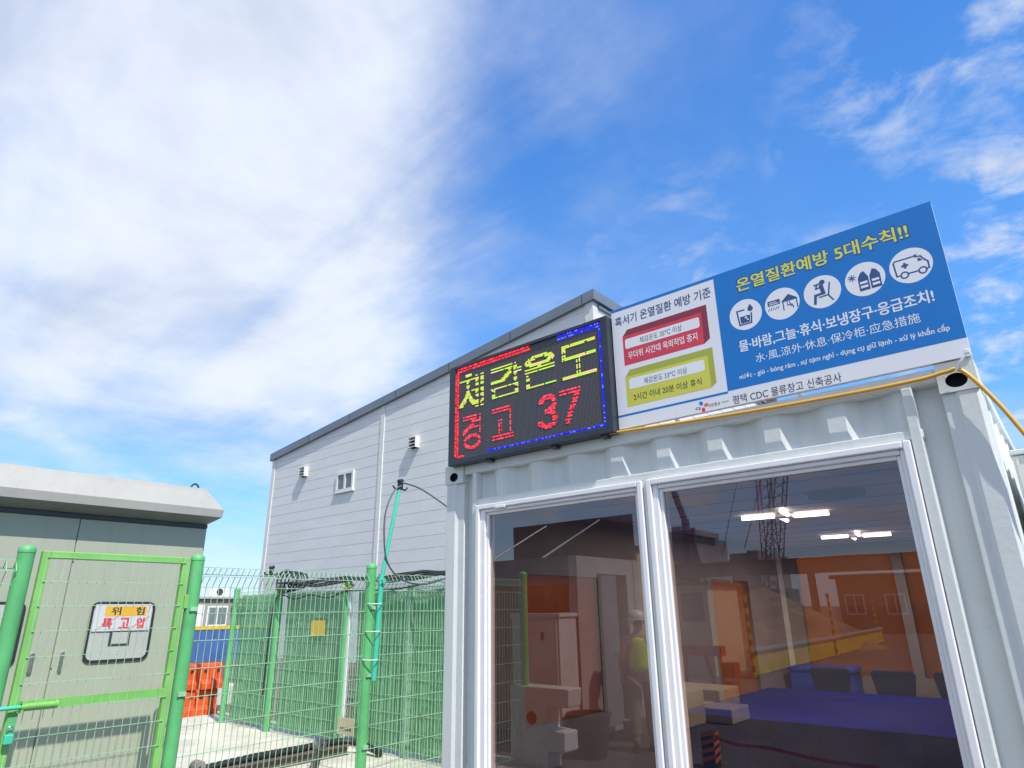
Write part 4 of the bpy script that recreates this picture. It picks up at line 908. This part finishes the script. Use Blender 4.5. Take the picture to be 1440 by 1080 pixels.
def drape(p0, p1, nrm):
    n = 40
    for i in range(n):
        def q(i, z, w):
            p = Vector(p0) + (Vector(p1) - Vector(p0)) * i / n; return tuple(p + Vector(nrm) * (w * (0.5 + 0.5 * math.sin(i * 0.9))) + Vector((0, 0, z)))
        tcl.face([q(i, 0.845, 0.0), q(i + 1, 0.845, 0.0), q(i + 1, 0.25, 0.05), q(i, 0.25, 0.05)])
drape((-2.87, 2.475, 0), (-0.48, 2.475, 0), (0, -1, 0)); drape((-2.875, 2.48, 0), (-2.875, 4.62, 0), (-1, 0, 0))
tag(tcl.build('tablecloth', cloth, smooth=False), 'deep blue cloth draped over the long cabin table', 'tablecloth')
def chair():
    t = thing('chair', '', 'chair', (-1.8, 5.15, 0.17), 'chairs behind the blue table')
    MB().prism(rrect(-.21, .21, -.2, .2, .05), 2, 0.43, 0.455).build('seat', chair_m, t, local=True, bevel=0.005)
    b = MB(); o = [(-.16, .47), (.16, .47), (.215, .80), (.19, .84), (-.19, .84), (-.215, .80)]
    b.prism(o, 1, 0.19, 0.215); b.build('backrest', chair_m, t, local=True, bevel=0.01)
    for x in (-.18, .18):
        for y in (-.17, .19): MB().tube([(x, y, 0.43), (x * 1.12, y * 1.1, 0)], 0.013, 8).build('leg', chrome, t, local=True)
    return t
c0 = chair(); c0['label'] = 'dark navy chair in the middle behind the blue table'
dup(c0, (-1.22, 5.2, .17), 'dark navy chair at the right end behind the blue table'); dup(c0, (-2.45, 5.2, .17), 'dark navy chair at the left end behind the blue table')
bx = thing('storage_crate', 'bright blue crate standing by the back wall of the cabin', 'crate', (-2.6, 5.7, .17))
MB().box(-2.95, -2.25, 5.55, 5.9, 0.17, 0.95).box(-2.97, -2.23, 5.53, 5.91, 0.9501, 1.0).build('crate_body', mat('bright_blue', (0.02, 0.06, 0.5), 0.5), bx, bevel=0.01)
MB().box(-2.62, -2.48, 5.528, 5.53 + .0, 0.955, 0.99).build('crate_label', tie_m, bx)

# ================================================================ SITE ACROSS FROM THE WINDOWS (seen mirrored in the glass)
st = thing('storage_container', 'rust brown and grey steel storage container with an open side door across the yard', 'container', (-6.5, -5.3, 0))
mb = MB(); pr = corr(-7.7, -5.40, 0, 0, 0.036)
for a, b in zip(pr, pr[1:]): mb.face([(a[0], -4.47 - a[1], 0.2), (b[0], -4.47 - b[1], 0.2), (b[0], -4.47 - b[1], 2.0), (a[0], -4.47 - a[1], 2.0)])
mb.box(-7.7, -5.4, -4.6, -4.55, 0.12, 2.05); mb.build('front_wall', rust, st)
mb = MB(); MB().box(-7.7, -5.405, -4.53, -4.45, 2.0, 2.38).build('top_band', mat('band_grey', (0.16, 0.16, 0.16), 0.6), st); mb.box(-5.40, -5.26, -4.60, -4.45, 0.1, 2.38).box(-5.34, -5.27, -4.95, -4.60, 0.1, 2.38).box(-5.34, -5.27, -5.95, -5.75, 0.1, 2.38).box(-5.34, -5.27, -5.75, -4.95, 2.15, 2.38).box(-5.40, -5.26, -6.1, -5.95, 0.1, 2.38).box(-7.7, -5.41, -6.1, -6.02, 0.1, 2.38).box(-7.75, -7.7, -6.1, -4.45, 0.1, 2.38).box(-7.7, -5.35, -6.0, -4.55, 2.30, 2.34).box(-7.7, -5.35, -6.0, -4.6, 0.1, 0.2)
mb.build('wall', mat('container_grey', (0.42, 0.41, 0.38), 0.6, streak=0.3), st)
d = MB().box(-5.25, -5.21, -5.36, -4.96, 0.2, 2.13).build('door', mat('steel_door', (0.20, 0.20, 0.22), 0.4), st)
h = MB().tube([(-5.205, -5.30, 1.12), (-5.17, -5.30, 1.12), (-5.17, -5.20, 1.12)], 0.012, 8).build('handle', chrome, d); h.matrix_parent_inverse = Matrix.Identity(4)
MB().box(-5.2, -4.95, -5.8, -5.3, 0.0, 0.12).build('step', brown_st, st); MB().box(-5.2, -5.06, -5.8, -5.3, 0.121, 0.24).build('step', brown_st, st)
bd = thing('roof_board', 'black board on two pale braces standing on the rusty storage container', 'board', (-6.5, -6.05, 2.38))
MB().box(-7.75, -5.28, -6.09, -6.05, 2.381, 3.10).build('panel', board_d, bd)
for x in (-7.0, -6.15): MB().box(x - .015, x + .015, -6.05, -6.035, 2.381, 3.1).build('rib', dark_metal, bd)
for x in (-7.2, -6.1): MB().tube([(x, -4.75, 2.39), (x + .25, -6.0, 3.05)], 0.018, 8).build('brace', chrome, bd)
ec = thing('utility_cabinet', 'white electrical cabinet in front of the rust brown container', 'cabinet', (-5.66, -4.1, 0))
MB().box(-6.07, -5.27, -4.40, -4.02, 0.06, 1.58).box(-6.05, -5.29, -4.38, -4.04, 0, .06).build('body', plastic_w, ec, bevel=0.006)
MB().box(-6.09, -5.25, -4.42, -4.0, 1.581, 1.63).build('lid', plastic_w, ec, bevel=0.006)
d = MB().box(-5.75, -5.30, -4.018, -4.0, 0.12, 1.54).build('door', plastic_w, ec, bevel=0.004)
h = MB().box(-5.55, -5.51, -3.998, -3.98, 1.30, 1.40).build('handle', dark_metal, d); h.matrix_parent_inverse = Matrix.Identity(4)
wb = thing('white_barrier', 'white plastic road barrier with moulded steps across from the window', 'barrier', (-5.1, -3.5, 0))
MB().prism([(-5.55, 0.0), (-5.0, 0.0), (-5.0, 0.17), (-4.76, 0.19), (-4.76, 0.39), (-5.0, 0.40), (-5.0, 0.62), (-4.70, 0.64), (-4.68, 0.83), (-5.55, 0.83)], 1, -3.62, -3.36).build('shell', plastic_w, wb, bevel=0.015)
MB().tube([(-5.22, -3.359, 0.5), (-5.22, -3.352, 0.5)], 0.07, 20).build('filler_cap', dark_metal, wb)
bn = thing('waste_bin', 'black open topped bin at the corner of the rusty container', 'bin', (-5.05, -4.2, 0))
MB().lathe([(0.20, 0.0), (0.26, 0.44), (0.28, 0.45), (0.28, 0.48), (0.25, 0.48), (0.24, 0.42), (0.05, 0.05)], (-5.0, -4.2, 0.0), 20).build('bin_body', rubber, bn, smooth=True)

# ---- people
def skinned(name, joints, bones, mat_, parent, root=0, sub=2):
    me = bpy.data.meshes.new(name); me.from_pydata([j[:3] for j in joints], bones, []); o = bpy.data.objects.new(name, me); C.objects.link(o)
    me.materials.append(mat_); o.parent = parent
    s_ = o.modifiers.new('skin', 'SKIN'); s_.use_smooth_shade = True
    for i, j in enumerate(joints):
        sv = me.skin_vertices[0].data[i]; sv.radius = (j[3], j[4] if len(j) > 4 else j[3]); sv.use_root = (i == root)
    q = o.modifiers.new('sub', 'SUBSURF'); q.levels = sub; q.render_levels = sub
    return o
def person(label, loc, rz, trousers):
    t = thing('person', label, 'person', loc, None, rz); t.scale = (.91, .91, .91)     # faces +y of its own frame
    J = [(0, 0, .95, .15, .11), (0, 0, 1.10, .145, .105), (0, .0, 1.28, .165, .11), (0, -.01, 1.42, .15, .09), (0, .0, 1.50, .055, .055), (0, .02, 1.58, .065, .075), (0, .025, 1.66, .075, .09), (0, .02, 1.73, .05, .06),
         (-.18, -.01, 1.42, .065, .065), (-.24, -.03, 1.17, .047, .047), (-.25, .08, .95, .036, .036), (-.25, .11, .90, .032, .04),
         (.18, -.01, 1.42, .065, .065), (.25, -.04, 1.17, .047, .047), (.26, .06, .95, .036, .036), (.26, .09, .90, .032, .04),
         (-.10, 0, .86, .10, .10), (-.11, .06, .50, .065, .07), (-.11, -.02, .10, .045, .05), (-.11, .10, .05, .04, .04),
         (.10, 0, .86, .10, .10), (.11, -.04, .50, .065, .07), (.11, -.16, .11, .045, .05), (.12, -.06, .05, .04, .04)]
    B = [(0, 1), (1, 2), (2, 3), (3, 4), (4, 5), (5, 6), (6, 7), (3, 8), (8, 9), (9, 10), (10, 11), (3, 12), (12, 13), (13, 14), (14, 15), (0, 16), (16, 17), (17, 18), (18, 19), (0, 20), (20, 21), (21, 22), (22, 23)]
    skinned('body', J, B, skin, t)
    for sx, hx in ((-1, -.25), (1, .26)):
        for k in range(4): MB().tube([(hx + (k - 1.5) * .016, .10, .885), (hx + (k - 1.5) * .017, .125, .845 - .006 * (k % 2)), (hx + (k - 1.5) * .015, .115, .81)], 0.008, 6).build('finger', skin, t, smooth=True, local=True)
        MB().tube([(hx - sx * .03, .10, .90), (hx - sx * .045, .13, .87), (hx - sx * .04, .14, .845)], 0.009, 6).build('thumb', skin, t, smooth=True, local=True)
    V = [(0, 0, .93, .175, .135), (0, 0, 1.12, .17, .13), (0, 0, 1.28, .185, .13), (0, -.01, 1.41, .16, .11), (0, -.01, 1.46, .10, .085)]
    skinned('vest', V, [(0, 1), (1, 2), (2, 3), (3, 4)], vest, t)
    T = [(0, 0, .97, .165, .125), (-.10, 0, .86, .115, .115), (-.11, .06, .50, .083, .088), (-.11, -.01, .15, .07, .075), (.10, 0, .86, .115, .115), (.11, -.04, .50, .083, .088), (.11, -.14, .15, .07, .075)]
    skinned('trousers', T, [(0, 1), (1, 2), (2, 3), (0, 4), (4, 5), (5, 6)], trousers, t)
    for sx in (-1, 1): skinned('sleeve', [(sx * .16, -.01, 1.42, .085), (sx * .245, -.035, 1.17, .062), (sx * .252, .07, .97, .05)], [(0, 1), (1, 2)], sleeve, t)
    for sx, y in ((-.11, .0), (.115, -.14)): MB().prism(rrect(sx - .05, sx + .05, y - .09, y + .19, .045), 2, 0, .09).build('boot', cloth_d, t, local=True, bevel=.02)
    skinned('hair', [(0, -.015, 1.60, .07, .07), (0, -.005, 1.68, .085, .095)], [(0, 1)], cloth_d, t)
    hm = MB().lathe([(.155, 1.685), (.155, 1.695), (.125, 1.70), (.12, 1.745), (.095, 1.79), (.05, 1.815), (.005, 1.82)], (0, .015, 0), 24); hm.box(-.07, .07, .13, .21, 1.685, 1.697)
    hm.build('helmet', helmet_m, t, smooth=True, local=True)
    MB().lathe([(.1265, 1.705), (.125, 1.725)], (0, .015, 0), 24).build('helmet_band', yellow_p, t, local=True)
    fc = MB(); 
    for sx in (-.032, .032): fc.lathe([(.003, -.011), (.011, 0), (.003, .011)], (sx, .112, 1.665), 8)
    fc.build('eye', cloth_d, t, local=True)
    MB().prism([(.10, 1.66), (.135, 1.625), (.10, 1.615)], 0, -.014, .014).build('nose', skin, t, local=True)
    MB().box(-.025, .025, .095, .108, 1.58, 1.59).build('mouth', sleeve, t, local=True)
    for sx in (-.085, .085): MB().lathe([(.004, -.03), (.018, 0), (.004, .03)], (sx, .02, 1.65), 8).build('ear', skin, t, local=True)
    return t
person('person walking away in a yellow safety vest and white helmet beside the open container door', (-4.66, -4.93, 0), R(150), cloth_k)
person('person far off on the site ground wearing a yellow vest and white helmet', (-16, -35, 0), R(60), cloth_d)

# ---- beige structures and blocks
ba_ = thing('beige_shed', 'tall beige shed wall behind the walking person', 'shed', (-6.8, -8.7, 0))
MB().box(-7.9, -6.35, -8.5, -8.0, 0, 2.72).build('wall', beige, ba_); MB().box(-8.0, -6.3, -8.6, -7.95, 2.721, 2.80).build('roof', dark_metal, ba_); MB().box(-6.9, -6.55, -8.0, -7.985, 1.55, 1.75).build('notice', white_board, ba_)
bc = thing('beige_cabin', 'small beige cabin with one dark window across the yard', 'cabin', (-8.8, -14.8, 0))
MB().box(-9.9, -7.75, -16, -14, 0, 2.25).build('wall', beige, bc); MB().box(-10, -7.65, -16.1, -13.9, 2.251, 2.33).build('roof', dark_metal, bc)
f = MB().box(-8.5, -7.9, -14.0, -13.96, 1.35, 2.05).build('window', dark_metal, bc); p = MB().box(-8.45, -7.95, -13.962, -13.95, 1.40, 2.0).build('pane', mat('cabin_pane', (0.1, 0.12, 0.13), 0.1), f); p.matrix_parent_inverse = Matrix.Identity(4)
for i, (x, y, w, dd, hh, lab) in enumerate(((-5.35, -6.7, 0.9, 1.0, 0.5, 'squared sandy block beside the walking person'), (-6.1, -9.2, 1.5, 0.9, 0.30, 'long low sandy slab under the red trestle'), (-4.9, -7.6, 0.8, 0.7, 0.22, 'flat sandy slab between the block and the red trestle'))):
    t = thing('sandy_block', lab, 'block', (x, y, 0)); MB().box(x - w / 2, x + w / 2, y - dd / 2, y + dd / 2, 0.004, hh).build('block_body', mat('sandy_concrete', (0.62, 0.47, 0.26), 0.9, var=.1), t, bevel=0.02)
tr = thing('red_trestle', 'dark red steel trestle on a sandy slab', 'trestle', (-6.3, -10.5, 0))
red_st = mat('red_steel', (0.35, 0.02, 0.03), 0.5)
MB().box(-6.85, -5.95, -10.6, -10.4, 0.74, 0.93).build('top_beam', red_st, tr)
for x, dx in ((-6.8, .0), (-6.35, .2), (-6.05, .03)): MB().tube([(x, -10.5, 0.74), (x + dx, -10.45, 0.0)], 0.045, 6).build('leg', red_st, tr)
MB().box(-6.0, -5.75, -10.7, -10.3, 0.05, 0.28).build('foot', red_st, tr); MB().box(-5.98, -5.7, -10.65, -10.35, 0.35, 0.62).build('motor', red_st, tr)

# ---- tape-wrapped stake
sk = thing('taped_stake', 'dark stake wrapped in orange tape in front of the right window', 'stake', (-3.62, -4.57, 0))
MB().box(-3.70, -3.55, -4.64, -4.50, 0, 0.34).build('stake_body', board_d, sk)
tp_ = MB()
for k in range(4):
    z = 0.05 + 0.08 * k
    tp_.prism([(-3.705, z), (-3.545, z + .05), (-3.545, z + .09), (-3.705, z + .04)], 1, -4.497, -4.493); tp_.prism([(-4.645, z + .03), (-4.495, z), (-4.495, z + .04), (-4.645, z + .07)], 0, -3.548, -3.544)
tp_.build('tape_wrap', tape_o, sk)
rb = MB(); pth = spline([(-3.6, -4.5, 0.33), (-3.3, -4.45, 0.26), (-2.9, -4.42, 0.27), (-2.4, -4.4, 0.22), (-1.9, -4.5, 0.2)], 6)
for a, b in zip(pth, pth[1:]): rb.face([a, b, b + Vector((0, .01, .035)), a + Vector((0, .01, .035))])
tag(rb.build('tape_ribbon', tape_o, fix=False), 'orange tape ribbon stretched low across the yard', 'tape')

# ---- yellow guard with striped poles along the excavation
yg = thing('trench_guard', 'yellow banded guard rail along the excavation edge', 'guard rail', (-7.2, -22, 0))
MB().tube([(-6.8, -14, 0.62), (-7.2, -23, 0.62), (-7.9, -33, 0.62)], 0.07, 10).build('top_pipe', mat('guard_grey', (0.25, 0.25, 0.27), 0.5), yg)
bnd = MB()
for a, b in (((-6.8, -14), (-7.2, -23)), ((-7.2, -23), (-7.9, -33))): bnd.face([(a[0], a[1], 0.05), (b[0], b[1], 0.05), (b[0], b[1], 0.55), (a[0], a[1], 0.55)])
bnd.build('yellow_sheet', leaf_y, yg)
def striped(): 
    t = thing('striped_pole', 'black and yellow striped pole at the near end of the trench guard', 'pole', (-6.75, -14, 0), 'striped poles on the trench guard')
    m = MB()
    for k in range(14): m.tube([(0, 0, k * .15), (0, 0, k * .15 + .15)], 0.045, 10, k % 2)
    m.build('pole_tube', [yellow_p, rubber], t, local=True); MB().box(-.15, .15, -.15, .15, 0, .04).build('base_plate', dark_metal, t, local=True); return t
s0 = striped(); dup(s0, (-7.15, -22.6, 0), 'black and yellow striped pole in the middle of the trench guard'); dup(s0, (-7.85, -32, 0), 'black and yellow striped pole at the far end of the trench guard')

# ---- soil heaps (terrain), site cabins, cranes, towers, girder
def heap(name, cx, cy, rx, ry, h, seed):
    rr = random.Random(seed); mb = MB(); n, k = 28, 9; ph = [rr.uniform(0, 6.28) for _ in range(6)]
    def P_(i, j):
        a = 2 * math.pi * i / n; f = j / k; w = 1 + .16 * math.sin(2 * a + ph[0]) + .09 * math.sin(5 * a + ph[1])
        return (cx + rx * f * w * math.cos(a), cy + ry * f * w * math.sin(a), h * max(0, (1 - f)) ** 1.15 * (1 + .25 * math.sin(3 * a + ph[2]) * f) + .10 * h * math.sin(7 * a + 9 * f + ph[3]) * f * (1 - f) - (.05 if j == k else 0))
    for j in range(k):
        for i in range(n): mb.face([P_(i, j), P_(i + 1, j), P_(i + 1, j + 1), P_(i, j + 1)])
    o = mb.build(name, soil, smooth=True); return tag(o, kind='structure')
heap('soil_mound', -16.5, -42, 6, 4, 3.0, 1); heap('soil_mound', -11, -30, 4, 5, 1.6, 2); heap('soil_mound', -26, -55, 10, 6, 2.2, 3); heap('soil_mound', 3, 40, 14, 6, 2.0, 5)
sc2 = thing('brick_cabin', 'long brown site cabin with pale window frames beyond the soil heaps', 'cabin', (-6, -46, 0))
MB().box(-13, 1.5, -50, -46, 0, 3.4).build('wall', mat('brown_cabin', (0.28, 0.15, 0.09), 0.8), sc2); MB().box(-13.3, 1.8, -50.3, -45.7, 3.401, 3.65).build('roof', dark_metal, sc2)
for x in (-12, -9.6, -7.2, -4.8, -2.4, 0):
    f = MB().box(x - .6, x + .6, -46, -45.93, 1.1, 2.4).build('window', pvc, sc2); p = MB().box(x - .5, x - .05, -45.94, -45.91, 1.2, 2.3).box(x + .05, x + .5, -45.94, -45.91, 1.2, 2.3).build('pane', board_d, f); p.matrix_parent_inverse = Matrix.Identity(4)
def lattice(mb, a, b, w0, w1, n, r=0.06):
    a, b = Vector(a), Vector(b); d = (b - a).normalized(); u = d.cross(Vector((0, 1, 0))).normalized(); v = d.cross(u); prev = None
    for i in range(n + 1):
        c = a + (b - a) * i / n; w = w0 + (w1 - w0) * i / n
        q = [c + (u * s1 + v * s2) * w / 2 for s1, s2 in ((-1, -1), (1, -1), (1, 1), (-1, 1))]
        if prev:
            for k in range(4): mb.tube([prev[k], q[k]], r, 4, cap=False); mb.tube([prev[k], q[(k + 1) % 4]], r * .6, 4, cap=False)
        prev = q
def crane(label, bx, by, tip, w, m):
    t = thing('crawler_crane', label, 'crane', (bx, by, 0))
    mb = MB(); lattice(mb, (bx, by, 2.6), tip, w, w * .8, 22); mb.build('boom', m, t)
    MB().box(bx - 2.2, bx + 2.0, by - 1.5, by + 1.5, 1.2, 3.2).build('cab_house', m, t, bevel=.1)
    for yy in (-1.6, 1.2): MB().prism(rrect(bx - 2.8, bx + 2.8, 0.0, 1.1, .5), 1, by + yy, by + yy + .7).build('track', rubber, t)
    MB().tube([tip, (tip[0] - 6 if tip[0] > bx else tip[0] - 4, by, 7)], 0.04, 4).build('hoist_rope', dark_metal, t)
crane('blue lattice boom crawler crane standing on the far site ground', -22.3, -60, (-18.3, -60, 22), 1.25, crane_m)
crane('dark red lattice boom crawler crane next to the blue crane', -24.2, -66, (-23.2, -66, 24), 1.3, crane_r)
rg = thing('piling_rig', 'tall dark piling rig before the grey tower', 'piling rig', (-25.2, -50, 0))
MB().box(-25.7, -25.2, -50.3, -49.8, 0, 9).box(-25.0, -24.7, -50.3, -50, 0, 8.2).tube([(-25.5, -50, 9), (-27, -50, 14)], 0.28, 6).tube([(-25, -50, 8.0), (-23.9, -50, 2.5)], 0.1, 6).build('mast', dark_metal, rg)
MB().box(-27.5, -23.5, -51.5, -48.5, 0.9, 3).build('body', crane_r, rg); MB().box(-28, -23, -51.8, -48.2, 0, .9).build('track', rubber, rg)
def tower(label, x0, x1, y, h, nf, extra=()):
    t = thing('office_tower', label, 'tower', ((x0 + x1) / 2, y - 8, 0)); m = MB(); m.box(x0, x1, y - 16, y, 0, h)
    for k in range(1, nf): m.box(x0 - .15, x1 + .15, y - .01, y + .2, h * k / nf, h * k / nf + h / nf * .35, 1)
    m.build('wall', [tower_m, mat('tower_band', (0.10, 0.11, 0.14), 0.4)], t)
    for e in extra: MB().box(*e).build('roof_structure', tower_m, t)
tower('grey high rise tower under construction with a deck on top', -64, -57.5, -120, 15.2, 10, ((-65, -56.5, -130, -119, 15.21, 16.3), (-63, -61, -128, -122, 16.31, 17.6)))
tower('distant square dark topped tower behind the cranes', -51, -45.4, -121, 11.3, 7, ((-49, -47, -130, -125, 11.31, 12),))
gd = thing('steel_girder', 'long brown steel girder bridge on columns across the site', 'girder', (-16, -45, 0))
mb = MB().box(-34, 4, -45.2, -44.8, 3.9, 4.75).box(-34, 4, -45.45, -44.55, 4.751, 4.83).box(-34, 4, -45.45, -44.55, 3.82, 3.899); mb.build('beam', brown_st, gd)
for x in (-33, -27.5, -14.2, 2): MB().box(x - .2, x + .2, -45.2, -44.8, 0, 3.81).build('column', brown_st, gd)
